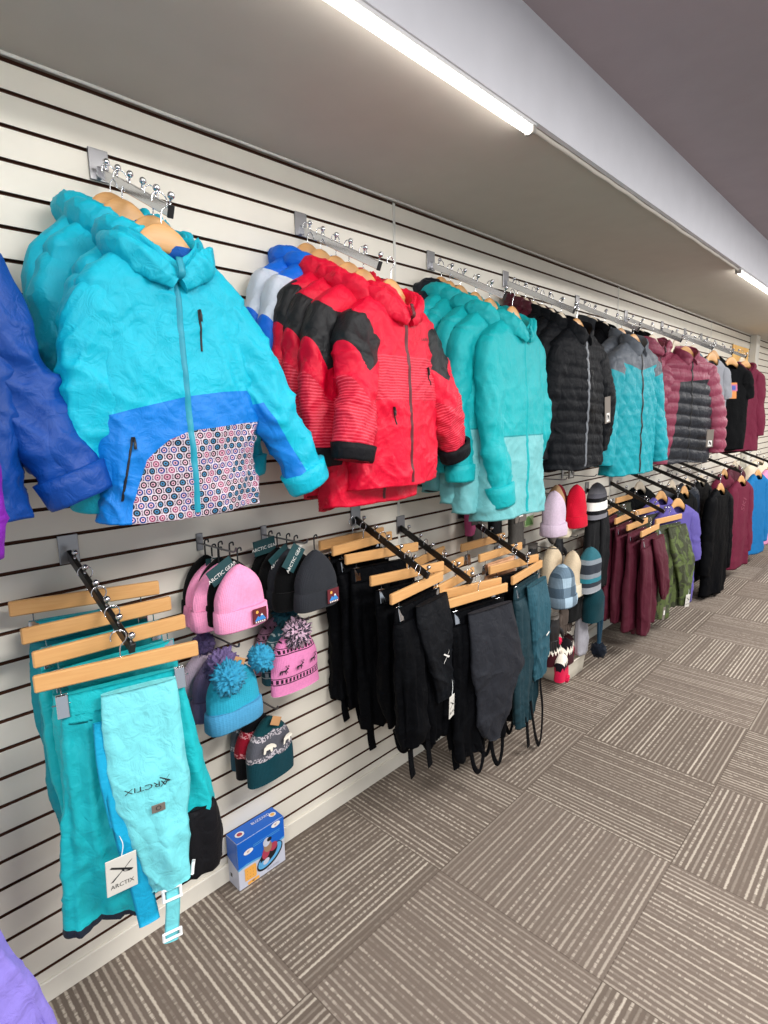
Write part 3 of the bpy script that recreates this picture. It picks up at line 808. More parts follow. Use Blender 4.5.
# ------------------------------------------------------------------ knitted hats
def beanie(label, mat, cuffmat=None, W=.082, H=.19, d=.030, cuff=.060, pom=None, pomr=.042, patch=None, hook=False, card=False, seed=1, group=None, cat='hat', name='beanie', card_text=None,
           cardrot=.5, z0=-.038, taper=.72, res=1.0, extra=None, pom_at=None, slouch=0.0):
    t = empty(name, label, cat, group=group)
    nu = int(48 * res) + 8; nv = int(36 * res) + 6
    q = np.linspace(0, 1, nv)
    z = z0 - H * q
    w = W * (1 - (1 - np.clip(q / .62, 0, 1)) ** 2) ** taper; w = np.maximum(w, .006) ; w = w * (1 + .03 * q)
    dd = d * (1 - (1 - np.clip(q / .4, 0, 1)) ** 2) ** .5; dd = np.maximum(dd, .004)
    th = np.linspace(0, 2 * PI, nu, endpoint=False)
    R = np.stack([w[:, None] * sgnp(np.cos(th), .9), dd[:, None] * sgnp(np.sin(th), .75), z[:, None] + 0 * th], -1)
    G = R.copy(); G[..., 0] += slouch * (1 - q[:, None]) ** 2
    N = np.stack([0 * R[..., 0], np.sign(R[..., 1]), 0 * R[..., 0]], -1)
    G = G + N * (.010 * perlin(R * np.array([16, 8, 10]) + seed, seed) * np.sin(PI * np.clip(q, 0, 1))[:, None])[..., None]
    MB().grid(G, True, R, 0, (True, True)).build('crown', mat, t)
    if cuff:
        qc = np.array([1 - cuff / H - .015, 1 - cuff / H, 1 - cuff / H * .5, .985, 1.01, 1.0])
        sc_ = np.array([1.0, 1.05, 1.075, 1.06, 1.02, .8])
        zc = z0 - H * qc; wc = np.interp(qc, q, w) * sc_; dc = (np.interp(qc, q, dd) + .006) * sc_
        Rc = np.stack([wc[:, None] * sgnp(np.cos(th), .9), dc[:, None] * sgnp(np.sin(th), .75), zc[:, None] + 0 * th], -1)
        Gc = Rc + np.stack([0 * Rc[..., 0], np.sign(Rc[..., 1]), 0 * Rc[..., 0]], -1) * (.007 * perlin(Rc * 14 + seed, seed))[..., None]
        MB().grid(Gc, True, Rc, 0, (True, True)).build('cuff', cuffmat or mat, t)
    fy = -(d + .010)
    if pom is not None:
        r = random.Random(seed); c = np.array(pom_at or (0, -.006, z0 + pomr * .55))
        n1, n2 = int(46 * res) + 8, int(30 * res) + 6
        tb = np.linspace(.03, PI - .03, n2); ph = np.linspace(0, 2 * PI, n1, endpoint=False)
        D = np.stack([np.sin(tb)[:, None] * np.cos(ph), np.sin(tb)[:, None] * np.sin(ph), np.cos(tb)[:, None] + 0 * ph], -1)
        rad = pomr * (.86 + .30 * perlin(D * 3.5 + seed, seed) + .42 * perlin(D * 9 + seed, seed + 1))
        MB().grid(c + D * rad[..., None] * np.array([1, .75, 1]), True, D * pomr, 0, (True, True)).build('pompom', pom, t)
    if patch:
        px, pz, s = patch
        pm = MB(); c = np.array([px, fy - .0035, pz])
        pm.box(c, (s, .003, s * .92), bev=.001, m=0)
        poly_plate(pm, [(-s * .4, -s * .3), (-s * .15, 0), (-s * .02, -s * .12), (s * .12, s * .12), (s * .42, -s * .3)], c, off=.0021, m=1)
        poly_plate(pm, [(s * .02, s * .02), (s * .12, s * .12), (s * .2, s * .0), (s * .12, -s * .03)], c, off=.0027, m=2)
        a = np.linspace(0, 2 * PI, 12, endpoint=False)
        poly_plate(pm, [(-s * .2 + s * .1 * math.cos(k), s * .24 + s * .1 * math.sin(k)) for k in a], c, off=.0022, m=3)
        for k in range(5): poly_plate(pm, [(-s * .34 + k * s * .15, -s * .42), (-s * .25 + k * s * .15, -s * .42), (-s * .25 + k * s * .15, -s * .33), (-s * .34 + k * s * .15, -s * .33)], c, off=.0022, m=2)
        pm.build('patch', [M_patch, M_patch_blue, M_white_ink, M_patch_gold], t)
    if hook:
        MB().tube([(0, 0, z0 - .01), (0, 0, -.004), (.002, 0, .008), (.012, 0, .010), (.014, 0, .0)], .0028, .0016, 6, sub=3).build('plastic_hook', M_black, t)
    if card:
        k = math.cos(cardrot); s_ = math.sin(cardrot)
        R_ = Matrix.Rotation(cardrot, 4, 'Y')
        cc = np.array(card if isinstance(card, tuple) else (-.035, fy - .006, z0 - .012))
        cd = MB().box(cc, (.086, .002, .052), rot=R_, bev=.0008).build('header_card', M_hook_tag, t)
        ax = np.array((R_ @ Vector((1, 0, 0)))[:]); up = np.array((R_ @ Vector((0, 0, 1)))[:])
        m = MB(); flat_text(m, card_text or 'ARCTIC GEAR', cc - up * .004, .0115, ax, up, (0, -1, 0), .0016); m.build('print', M_white_ink, cd)
    if extra: extra(t)
    return t

M_patch = plain('maroon_patch', '#5E1420', .8); M_patch_blue = plain('patch_blue', '#2E7FC4', .8); M_patch_gold = plain('patch_gold', '#E0A54A', .8)
# ------------------------------------------------------------------ cloth
def c_teal_kids(n, v, x, y, z):
    teal, blue = lin('#05AFC8'), lin('#0476CC')
    b1 = n.curve(x, [(-.25, -.50), (-.12, -.462), (0, -.435), (.08, -.425), (.25, -.415)], -.25, .25, -.8, 0)
    b2 = n.curve(x, [(-.25, -.8), (-.155, -.8), (-.135, -.66), (-.10, -.57), (-.05, -.53), (0, -.51), (.25, -.49)], -.25, .25, -.8, 0)
    # printed lattice of ringed dots
    s = .020
    def lat(ox, oz):
        px = n.m('ADD', n.m('DIVIDE', x, s), ox); pz = n.m('ADD', n.m('DIVIDE', z, s * 1.45), oz)
        fx = n.m('SUBTRACT', n.m('FRACT', px), .5); fz = n.m('MULTIPLY', n.m('SUBTRACT', n.m('FRACT', pz), .5), 1.45)
        idd = n.white(n.vec(n.m('FLOOR', px), n.m('FLOOR', pz), ox))
        return n.m('SQRT', n.m('ADD', n.m('MULTIPLY', fx, fx), n.m('MULTIPLY', fz, fz))), idd
    d1, i1 = lat(0.0, 0.0); d2, i2 = lat(.5, .5)
    near = n.lt(d1, d2); d = n.m('MINIMUM', d1, d2)
    idd = n.m('ADD', n.m('MULTIPLY', near, i1), n.m('MULTIPLY', n.m('SUBTRACT', 1.0, near), i2))
    ringc = n.mix(n.gt(idd, .55), lin('#14151C'), n.mix(n.gt(idd, .8), lin('#1D3E7C'), lin('#8E4A66')))
    cen = n.mix(n.gt(idd, .4), lin('#3C7EA8'), lin('#D7A7B8'))
    col = n.mix(n.lt(d, .46), lin('#5C4656'), lin('#C9BCC6'))
    col = n.mix(n.lt(d, .36), col, ringc)
    col = n.mix(n.lt(d, .20), col, cen)
    col = n.mix(n.lt(d, .10), col, lin('#11131A'))
    c = n.mix(n.lt(z, b1), teal, blue)
    return n.mix(n.lt(z, b2), c, col)
def c_teal_sleeve(n, v, x, y, z):
    b = n.curve(x, [(-.12, -.24), (-.03, -.26), (-.016, -.46), (.0, -.7), (.12, -.7)], -.12, .12, -.8, 0)
    return n.mix(n.lt(z, b), lin('#05AFC8'), lin('#0476CC'))
def c_stripes(n, x, z, a, b, p=.0085):
    w = n.m('FRACT', n.m('ADD', n.m('DIVIDE', z, p), n.m('MULTIPLY', n.noise(n.vec(n.m('MULTIPLY', x, 30.0), 0.0, z), 1.0, 2), .8)))
    return n.mix(n.m('MULTIPLY', n.gt(w, .62), .8), a, b)
def c_red(n, v, x, y, z):
    red = lin('#D60030')
    st = c_stripes(n, x, z, lin('#C4082C'), lin('#E84A60'))
    return n.mix(n.band(z, -.435, -.30), red, st)
def c_red_sleeve(n, v, x, y, z):
    blk = lin('#17181B'); red = lin('#D60030')
    zig = n.m('ADD', -.215, n.m('MULTIPLY', n.m('ABSOLUTE', n.m('SUBTRACT', x, .01)), 1.15))
    zig2 = n.m('ADD', -.26, n.m('MULTIPLY', n.m('ABSOLUTE', n.m('ADD', x, .01)), .9))
    st = c_stripes(n, x, z, lin('#C4082C'), lin('#E84A60'))
    c = n.mix(n.lt(z, zig), blk, red)
    return n.mix(n.lt(z, n.m('SUBTRACT', zig2, .045)), c, st)
def c_blue_white(n, v, x, y, z):
    zig = n.m('ADD', -.235, n.m('MULTIPLY', n.m('ABSOLUTE', x), .3)); zig2 = n.m('ADD', -.40, n.m('MULTIPLY', n.m('ABSOLUTE', x), .3))
    return n.mix(n.band(z, zig2, zig), lin('#0866D4'), lin('#C6CDD9'))
def c_bw_sleeve(n, v, x, y, z):
    zig = n.m('ADD', -.21, n.m('MULTIPLY', n.m('ABSOLUTE', x), .9))
    return n.mix(n.lt(z, zig), lin('#C6CDD9'), lin('#0866D4'))
def c_teal_mint(n, v, x, y, z):
    c = n.mix(n.lt(z, -.575), lin('#08A6AC'), lin('#6CB4B8'))
    return n.mix(n.band(z, -.578, -.572), c, lin('#0A8A90'))
def c_quilt(n, v, x, y, z):
    b = n.m('ADD', -.265, n.m('MULTIPLY', n.m('ABSOLUTE', x), .25))
    return n.mix(n.gt(z, b), lin('#0793A0'), lin('#5E646C'))
def c_quilt_sleeve(n, v, x, y, z):
    return n.mix(n.gt(z, -.10), lin('#0793A0'), lin('#5E646C'))
def c_mar_puff(n, v, x, y, z):
    b = n.curve(x, [(-.3, -.9), (-.17, -.9), (-.12, -.62), (-.095, -.30), (.12, -.285), (.3, -.27)], -.3, .3, -.9, 0)
    return n.mix(n.lt(z, b), lin('#86394F'), lin('#23252B'))

F_teal = fabric('teal_ski_cloth', c_teal_kids, .5)
F_teal_sl = fabric('teal_sleeve_cloth', c_teal_sleeve, .5)
F_teal_p = fabric('teal_plain_cloth', '#05AFC8', .5)
F_blue = fabric('royal_blue_cloth', '#044090', .45)
F_bluel = fabric('blue_lining', '#0558AE', .6)
F_red = fabric('red_ski_cloth', c_red, .5)
F_red_sl = fabric('red_black_sleeve_cloth', c_red_sleeve, .5)
F_red_p = fabric('red_plain_cloth', '#D60030', .5)
F_redlin = fabric('dark_red_lining', '#8E0A20', .7)
F_bw = fabric('blue_white_cloth', c_blue_white, .5)
F_bw_sl = fabric('blue_white_sleeve_cloth', c_bw_sleeve, .5)
F_bw_p = fabric('bright_blue_cloth', '#0866D4', .5)
F_black = fabric('black_nylon', '#101216', 0.6, 1.0, .10)
F_ink = fabric('jet_nylon', '#06070A', 0.65, 1.0, .06)
F_char = fabric('charcoal_softshell', '#2C2F35', .7)
F_char2 = fabric('charcoal_nylon', '#25272D', 0.6, 1.0, .14)
F_navy = fabric('navy_nylon', '#121A26', .5)
F_tm = fabric('teal_mint_cloth', c_teal_mint, .55, .7)
F_tm_p = fabric('jade_cloth', '#08A6AC', .55, .7)
F_mint = fabric('mint_cloth', '#6CB4B8', .55)
F_marp = fabric('plum_puffer_nylon', '#4E1826', .42)
F_quilt = fabric('teal_grey_quilt', c_quilt, .5)
F_quilt_sl = fabric('teal_quilt_sleeve', c_quilt_sleeve, .5)
F_greyp = fabric('grey_fleece', '#5E646C', .85)
F_rose = fabric('rose_puffer_nylon', '#86394F', .42)
F_rosem = fabric('rose_black_puffer', c_mar_puff, .42)
F_purple = fabric('purple_nylon', '#7A1FA2', .5)
F_lav = fabric('lavender_cloth', '#8D7FD6', .55)
F_lav2 = fabric('violet_jersey', '#5A5098', .8, .3)
F_grey = fabric('heather_grey_jersey', '#8B8E95', .9, .3)
F_slate = fabric('slate_teal_jersey', '#3F6F80', .9, .3)
F_tee = fabric('black_jersey', '#0A0B0D', 0.9, .3, .08)
F_wine = fabric('wine_jersey', '#641430', .85, .3)
F_wine_n = fabric('wine_softshell', '#4E1426', .65, .6)
F_azure = fabric('azure_jersey', '#056AA6', .85, .3)
F_pink = fabric('pink_jersey', '#D98FB4', .85, .3)
F_cream = fabric('cream_jersey', '#E4DCC4', .85, .3)
F_camo = fabric('camouflage_cloth', lambda n, v, x, y, z: n.mix(n.gt(n.noise(v, 13, 2, .5, .8), .52), n.mix(n.gt(n.noise(v, 9, 2, .5, .5), .55), lin('#3E4330'), lin('#4C5A2E')), lin('#57643A')), .75)
F_olive = fabric('olive_cloth', '#3B3D31', .75)
F_aqhem = fabric('aqua_cloth_navy_hem', lambda n, v, x, y, z: n.mix(n.lt(z, -.712), lin('#14AEB6'), lin('#1B2431')), .5)
F_aqhem2 = fabric('aqua_cloth_front_hem', lambda n, v, x, y, z: n.mix(n.lt(z, -.685), lin('#12A6B0'), lin('#1B2431')), .5)
F_aqdhem = fabric('deep_teal_cloth_navy_hem', lambda n, v, x, y, z: n.mix(n.lt(z, -.70), lin('#0B8A98'), lin('#1B2431')), .5)
F_aqua = fabric('pale_aqua_cloth', '#72D0D8', .5)
F_aquad = fabric('aqua_cloth', '#14AEB6', .5)
F_aquad2 = fabric('deep_teal_cloth', '#0B8A98', .5)
F_cyan = fabric('cyan_webbing', '#0FA3CE', .55)
F_petrol = fabric('petrol_stripe_cloth', lambda n, v, x, y, z: n.mix(n.m('MULTIPLY', n.gt(n.m('FRACT', n.m('DIVIDE', x, .012)), .6), .5), lin('#1E4A58'), lin('#2F6170')), .65)
F_petrol_d = fabric('dark_petrol_cloth', '#12313A', .65)
F_peach = fabric('peach_cloth', '#E2AE86', .7)
F_zipteal = plain('zip_teal', '#0A8FA6', .5); F_zipred = plain('zip_dark_red', '#5A0A16', .5); F_zipblk = plain('zip_black', '#0E0F12', .45)
F_zipgrey = plain('zip_grey', '#70747A', .35); F_zipplum = plain('zip_plum', '#3E0F1C', .45)
F_cuffblk = fabric('black_cuff', '#121216', 0.6, 1.0, .14)

K_pink = knit('pink_knit', '#F59CC4'); K_black = knit('black_knit', '#070809'); K_char = knit('charcoal_knit', '#2A2C31')
K_lilac = knit('lilac_knit', '#C9B6C8'); K_tan = knit('tan_knit', '#A98660'); K_red = knit('red_knit', '#C4102E'); K_wine = knit('wine_knit', '#7A1626'); K_beige = knit('beige_knit', '#CDBB9F')
K_purple = knit('mauve_knit', '#75678A'); K_bluek = knit('sky_knit', '#2BA0BC', 400); K_bluecuff = knit('blue_mix_knit', '#4A96C0', 300); K_dkteal = knit('dark_teal_knit', '#0C343C'); K_navy = knit('navy_knit', '#1D3A4C')
P_purple = knit('mauve_yarn', '#70608C', 500); P_blue = knit('sky_yarn', '#3796BA', 500); P_mix = knit('grey_pink_yarn', lambda n, v, x, y, z: n.mix(n.gt(n.noise(v, 130, 2), .5), lin('#3A3640'), lin('#C9A9BC')), 500)
P_grey = knit('taupe_yarn', '#6E655F', 500); P_teal = knit('petrol_yarn', '#234C58', 500); P_pink = knit('hot_pink_yarn', '#D6224E', 500); P_dark = knit('ink_yarn', '#141A24', 500)
def c_fair(base, dark, cuffz):
    def f(n, v, x, y, z):
        b = lin(base); d = lin(dark)
        tri = n.m('ABSOLUTE', n.m('SUBTRACT', n.m('FRACT', n.m('DIVIDE', x, .014)), .5))
        r1 = n.m('MULTIPLY', n.band(z, -.112, -.100), n.gt(tri, .22)); r2 = n.band(z, -.118, -.1145); r3 = n.band(z, -.097, -.0945)
        r4 = n.m('MULTIPLY', n.band(z, -.212, -.198), n.gt(tri, .22)); r5 = n.band(z, -.217, -.2135); r6 = n.band(z, -.196, -.193)
        r7 = n.m('MULTIPLY', n.band(z, -.080, -.072), n.gt(tri, .30))
        a = r1
        for r in (r2, r3, r4, r5, r6, r7): a = n.m('MAXIMUM', a, r)
        return n.mix(a, b, d)
    return f
K_deer = knit('pink_fair_isle_knit', c_fair('#DD84B4', '#2A1C28', 0)); K_deer2 = knit('petrol_fair_isle_knit', c_fair('#2B5560', '#A9B7B8', 0)); K_deer3 = knit('taupe_fair_isle_knit', c_fair('#A77A92', '#3A2F36', 0))
def c_bear(top, band, cuff, spk):
    def f(n, v, x, y, z):
        wav = n.m('MULTIPLY', n.m('ABSOLUTE', n.m('SINE', n.m('MULTIPLY', x, 40.0))), .012)
        zz = n.m('ADD', z, wav)
        a = n.band(zz, -.165, -.075)
        edge = n.m('MAXIMUM', n.band(zz, -.165, -.148), n.band(zz, -.097, -.075))
        sp = n.gt(n.noise(v, 150, 1), .52)
        c = n.mix(a, lin(top), lin(band)); c = n.mix(n.m('MULTIPLY', edge, sp), c, lin(spk))
        return n.mix(n.lt(zz, -.165), c, lin(cuff))
    return f
K_bear = knit('bear_knit_teal', c_bear('#0D3A40', '#55565E', '#0C3A44', '#B9B2B8')); K_bear2 = knit('bear_knit_red', c_bear('#0C0D10', '#8C1428', '#0D0E11', '#C88A8E')); K_bear3 = knit('bear_knit_blue', c_bear('#1E4658', '#59626C', '#2E5264', '#B9BCC2'))
def c_bands(cols, z0, h):
    def f(n, v, x, y, z):
        t = n.m('DIVIDE', n.m('SUBTRACT', z0, z), h); c = lin(cols[-1])
        for i in range(len(cols) - 2, -1, -1): c = n.mix(n.lt(t, float(i + 1)), c, lin(cols[i]))
        return c
    return f
K_stripe = knit('grey_band_knit', c_bands(['#6E6E74', '#6E6E74', '#5A5A62', '#121216', '#EDEBE6', '#EDEBE6', '#121216', '#77777E', '#77777E'], -.05, .025))
K_tstripe = knit('teal_band_knit', c_bands(['#2E6470', '#2E6470', '#7F8890', '#2D333C', '#2D333C', '#7F8890', '#2B7786', '#2D333C', '#8E9298', '#8E9298'], -.05, .026))
K_plaid = knit('blue_plaid_wool', lambda n, v, x, y, z: n.mix(n.m('MULTIPLY', n.gt(n.m('SINE', n.m('MULTIPLY', x, 62.0)), .1), .65), n.mix(n.m('MULTIPLY', n.gt(n.m('SINE', n.m('MULTIPLY', z, 62.0)), .0), .7), lin('#9FB6C6'), lin('#3C5468')), lin('#2A3C4C')), 300)
M_sherpa = knit('cream_sherpa', '#D6CBB4', 400)

# ------------------------------------------------------------------ arms along the wall
UP = .195
put_arm('f0', -.02, 2.285, 'chrome sloping arm holding the blue jackets at the left edge of the picture')
put_arm('f1', .644, 2.282, 'chrome sloping arm above the teal and blue kids ski jackets')
put_arm('f2', 1.306, 2.278, 'chrome sloping arm above the red and black ski jackets')
put_arm('f3', 2.012, 2.282, 'chrome sloping arm above the jade and mint hooded jackets')
put_arm('f4', 2.612, 2.296, 'chrome sloping arm above the plum and black puffer jackets')
put_arm('f5', 3.42, 2.286, 'chrome sloping arm above the teal quilted jackets with grey yokes')
put_arm('f6', 4.18, 2.286, 'chrome sloping arm above the rose hooded puffer jackets')
put_arm('f7', 4.92, 2.286, 'chrome sloping arm above the grey and slate short sleeved tops')
put_arm('f8', 5.50, 2.286, 'chrome sloping arm above the black printed t-shirts')
put_arm('f9', 5.98, 2.286, 'farthest chrome sloping arm in the upper row, above the wine hooded top')
LO = .165
put_arm('l0', -.27, 1.284, 'dark sloping arm above the lavender trousers in the bottom left corner', True, LO)
put_arm('L1', .468, 1.284, 'dark sloping arm above the aqua snow trousers', True, LO)
put_arm('La', 1.524, 1.227, 'dark sloping arm nearest the dark beanies, above black snow trousers', True, .17)
put_arm('Lb', 1.792, 1.150, 'dark sloping arm in the middle of the three above the black snow trousers', True, .175)
put_arm('Lc', 2.233, 1.154, 'dark sloping arm above the petrol blue trousers', True, .18)
put_arm('Ld', 3.66, 1.120, 'dark sloping arm above the wine softshell trousers', True, .18)
put_arm('Le', 4.05, 1.130, 'dark sloping arm above the camouflage trousers', True, .18)
put_arm('Lf', 4.30, 1.200, 'sloping arm holding the violet short sleeved tops in the lower row', True, .15)
put_arm('Lg', 5.42, 1.200, 'sloping arm holding the long black garments in the lower row', True, .15)
put_arm('Lh', 6.15, 1.200, 'sloping arm holding the wine sweatshirts in the lower row', True, .15)
put_arm('Li', 6.85, 1.200, 'sloping arm holding the azure top in the lower row', True, .15)
put_arm('Lj', 7.45, 1.200, 'farthest sloping arm in the lower row, holding the pink top', True, .15)

H_proto = {}
def hanger(kind, loc, yaw, phrase, group):
    lab = {'w': 'pale wooden hanger ', 'h': 'whitewashed wooden hanger ', 'c': 'wooden bar hanger with clips '}[kind] + phrase
    rz = PI / 2 + math.radians(yaw)
    if kind not in H_proto:
        o = make_clip_hanger(lab) if kind == 'c' else make_hanger(M_wood if kind == 'w' else M_wood_w, lab)
        H_proto[kind] = o; o.location = loc; o.rotation_euler = (0, 0, rz); o['group'] = group
    else:
        clone(H_proto[kind], loc, rz, lab, group)

def hang(o, key, q, yaw, kind, phrase, dx=0.0, group='hangers on the sloping arms'):
    loc = on_arm(key, q, dx)
    o.location = loc; o.rotation_euler = (0, 0, PI / 2 + math.radians(yaw))
    if kind: hanger(kind, loc, yaw, phrase, group)
    return o

# ------------------------------------------------------------------ upper row, left edge: blue and purple
bm = dict(body=F_blue, sleeve=F_blue, lining=F_ink, trim=F_zipblk, cuff=F_blue)
g = 'royal blue jackets at the left edge'
KB = dict(L=.59, Ws=.20, Wh=.20, el=(.055, .0, -.20), cu=(.15, -.03, -.43), cuff=True, cr=.008, rb=.046, d=.065)
hang(jacket('royal blue ski jacket at the left edge, in front of its twin', group=g, mats=bm, seed=40, **KB), 'f0', .86, -4, 'w', 'holding the front royal blue jacket at the left edge', dx=.125)
hang(jacket('royal blue ski jacket at the left edge, behind its twin', group=g, mats=bm, seed=44, **KB), 'f0', .52, 2, 'w', 'holding the rear royal blue jacket at the left edge', dx=.13)
hang(jacket('bright purple jacket at the far left edge, only a sleeve edge showing', mats=dict(body=F_purple, sleeve=F_purple, lining=F_ink), seed=48, L=.62, Ws=.17, Wh=.18, el=(.03, 0, -.2), cu=(.045, .0, -.44), res=.7), 'f0', 1.22, 4, None, '', dx=.036)

# ------------------------------------------------------------------ teal and blue kids ski jackets
tm = dict(body=F_teal, sleeve=F_teal_sl, lining=F_bluel, trim=F_zipteal, cuff=F_teal_p, hood=F_teal_p)
g = 'teal and royal blue kids ski jackets'
def neck_lining(t, b):
    MB().tube([(-.05, -.03, -.125), (-.03, -.005, -.118), (0, .02, -.116), (.03, -.005, -.118), (.05, -.03, -.125)], .018, .012, 10, sub=4).build('collar_lining', F_bluel, t)
KT = dict(L=.60, drop=.098, Ws=.185, Wh=.190, d=.066, rb=.046, ra=.074, cuff=True, hood_size=1.0, cr=.0075, extra=neck_lining)
o = jacket('teal and royal blue ski jacket with patterned hem, front of its arm', group=g, mats=tm, seed=3, el=(.045, .0, -.20), cu=(.035, .045, -.41), er=(.105, -.02, -.20), cur=(.215, -.03, -.41),
           pockets=((.045, -.245, -.335, .0), (-.125, -.52, -.655, -.03)), res=1.25, **KT)
hang(o, 'f1', .97, -3, 'w', 'carrying the frontmost teal and blue ski jacket', dx=-.022)
o2 = jacket('teal and royal blue ski jacket directly behind the frontmost one', group=g, mats=tm, seed=13, el=(.03, 0, -.21), cu=(.03, -.0, -.42), er=(.05, .0, -.2), cur=(.07, 0, -.42), **KT)
hang(o2, 'f1', .76, 2, 'w', 'second from the front among the teal ski jackets')
o3 = clone(o2, None, None, 'teal ski jacket third from the front, shoulders just showing behind two others', g)
hang(o3, 'f1', .40, 0, 'w', 'third from the front among the teal ski jackets', dx=-.01)
o4 = jacket('teal ski jacket hanging nearest the slatwall behind its three twins', group=g, mats=tm, seed=17, el=(.03, 0, -.21), cu=(.04, -.01, -.42), **KT)
hang(o4, 'f1', .26, 3, 'w', 'nearest the wall among the teal ski jackets', dx=-.015)

# ------------------------------------------------------------------ blue / white and red / black ski jackets
wm = dict(body=F_bw, sleeve=F_bw_sl, lining=F_ink, trim=F_zipblk, hood=F_bw_p, cuff=F_bw_p)
g = 'bright blue and pale grey ski jackets'
KR = dict(L=.60, Ws=.205, Wh=.205, d=.07, cuff=True, cr=.0075, ra=.082, rb=.050)
b1 = jacket('bright blue ski jacket with pale grey sleeves, nearest the wall', group=g, mats=wm, seed=21, el=(.05, -.0, -.2), cu=(.07, -.02, -.42), **KR)
hang(b1, 'f2', .16, 0, 'w', 'holding the bright blue and grey jacket nearest the wall', dx=-.02)
b2 = clone(b1, None, None, 'bright blue ski jacket with pale grey sleeves, touching the rearmost red jacket', g)
hang(b2, 'f2', .32, 2, 'w', 'holding the bright blue jacket beside the red ones', dx=-.015)
KR2 = dict(KR); KR2.update(L=.69)
rm = dict(body=F_red, sleeve=F_red_sl, lining=F_redlin, trim=F_zipred, cuff=F_cuffblk, hood=F_red_p)
g = 'red ski jackets with black upper sleeves'
def red_front(t, b):
    on_body_text(b, 'KARBON', .105, -.240, .009, M_ink, t, 'chest_logo', .06)
r1 = jacket('red ski jacket with black upper sleeves, frontmost, both sleeves splayed', group=g, mats=rm, seed=5, el=(.075, -.055, -.18), cu=(.12, -.07, -.37), er=(.10, -.02, -.21), cur=(.19, -.02, -.40),
            pockets=((.10, -.33, -.385, .025), (-.085, -.455, -.51, .012)), res=1.2, extra=red_front, **KR)
hang(r1, 'f2', .97, 4, 'w', 'carrying the frontmost red and black jacket', dx=.055)
r2 = jacket('red and black ski jacket directly behind the frontmost red one', group=g, mats=rm, seed=25, el=(.06, -.01, -.2), cu=(.07, -.02, -.42), **KR2)
hang(r2, 'f2', .80, 2, 'w', 'second from the front among the red jackets')
hang(clone(r2, None, None, 'red and black ski jacket third from the front, between two twins', g), 'f2', .63, -2, 'w', 'third from the front among the red jackets')
r4 = jacket('red and black ski jacket rearmost of the reds, beside the bright blue ones', group=g, mats=rm, seed=29, el=(.05, -.0, -.2), cu=(.06, -.01, -.42), **KR2)
hang(r4, 'f2', .47, 0, 'w', 'rearmost among the red jackets')

# ------------------------------------------------------------------ jade hooded jackets
jm = dict(body=F_tm, sleeve=F_tm_p, lining=F_char2, trim=F_tm_p, hood=F_tm_p, cuff=F_tm_p)
nm = dict(body=F_navy, sleeve=F_navy, lining=F_ink, trim=F_zipblk)
KJ = dict(L=.80, Ws=.215, Wh=.225, d=.07, drop=.085, cr=.006, ra=.080, rb=.048, zipper=True, cuff=True)
hang(jacket('navy hooded jacket nearest the wall behind the jade jackets', mats=nm, seed=61, el=(.05, -.0, -.25), cu=(.06, -.02, -.52), res=.8, **KJ), 'f3', .16, 0, 'w', 'holding the navy hooded jacket')
g = 'jade hooded jackets with mint lower panels'
j1 = jacket('jade hooded jacket with a pale mint lower half, frontmost of its arm', group=g, mats=jm, seed=7, el=(.03, -.015, -.26), cu=(-.012, -.05, -.60), er=(.06, -.01, -.27), cur=(.035, .02, -.48), res=1.1, flare=.02, **KJ)
hang(j1, 'f3', .97, 3, 'w', 'carrying the frontmost jade jacket', dx=.065)
j2 = jacket('jade and mint hooded jacket directly behind the frontmost jade one', group=g, mats=jm, seed=63, el=(.05, -.0, -.26), cu=(.06, -.02, -.53), **KJ)
hang(j2, 'f3', .80, 0, 'w', 'second from the front among the jade jackets')
hang(clone(j2, None, None, 'jade and mint hooded jacket third from the front', g), 'f3', .62, 3, 'w', 'third from the front among the jade jackets')
j4 = jacket('jade hooded jacket rearmost of the jade ones, in front of the navy one', group=g, mats=jm, seed=66, el=(.05, -.0, -.26), cu=(.05, -.01, -.53), res=.8, **KJ)
hang(j4, 'f3', .42, 0, 'w', 'rearmost among the jade jackets')
hang(clone(j4, None, None, 'jade hooded jacket fourth from the front, its cuff hanging low by the wall', g), 'f3', .30, 4, 'w', 'behind the rearmost visible jade jacket', dx=-.01)

# ------------------------------------------------------------------ plum and black puffers
pm = dict(body=F_marp, sleeve=F_marp, lining=F_ink, trim=F_zipplum)
g = 'plum puffer jackets'
KP = dict(L=.66, Ws=.215, Wh=.225, d=.072, drop=.085, cr=.005, puff=('h', .048, .007), ra=.078, rb=.06)
p1 = jacket('plum puffer jacket nearest the wall in its trio', group=g, mats=pm, seed=71, collar='stand', el=(.05, 0, -.25), cu=(.07, -.02, -.5), res=.75, **KP)
hang(p1, 'f4', .19, 0, 'h', 'holding the plum puffer nearest the wall')
hang(clone(p1, None, None, 'plum puffer jacket in the middle of its trio', g), 'f4', .31, 2, 'h', 'holding the middle plum puffer')
hang(clone(p1, None, None, 'plum puffer jacket in front of its two twins, beside the black ones', g), 'f4', .43, -2, 'h', 'holding the plum puffer beside the black ones')
km = dict(body=F_black, sleeve=F_black, lining=F_ink, trim=F_zipgrey)
g = 'black puffer jackets'
k2 = jacket('black puffer jacket rearmost of the black ones, against the plum trio', group=g, mats=km, seed=74, collar='stand', el=(.05, 0, -.25), cu=(.06, -.02, -.5), res=.8, **KP)
hang(k2, 'f4', .55, 0, 'h', 'rearmost among the black puffers')
hang(clone(k2, None, None, 'black puffer jacket third from the front', g), 'f4', .68, 3, 'h', 'third from the front among the black puffers')
kq = clone(k2, None, None, 'black puffer jacket directly behind the tagged front one', g)
swing_tag(kq, (.10, -.03, -.80), .062, .125, 'f', 0, 0, .03)
hang(kq, 'f4', .81, -1, 'h', 'second from the front among the black puffers')
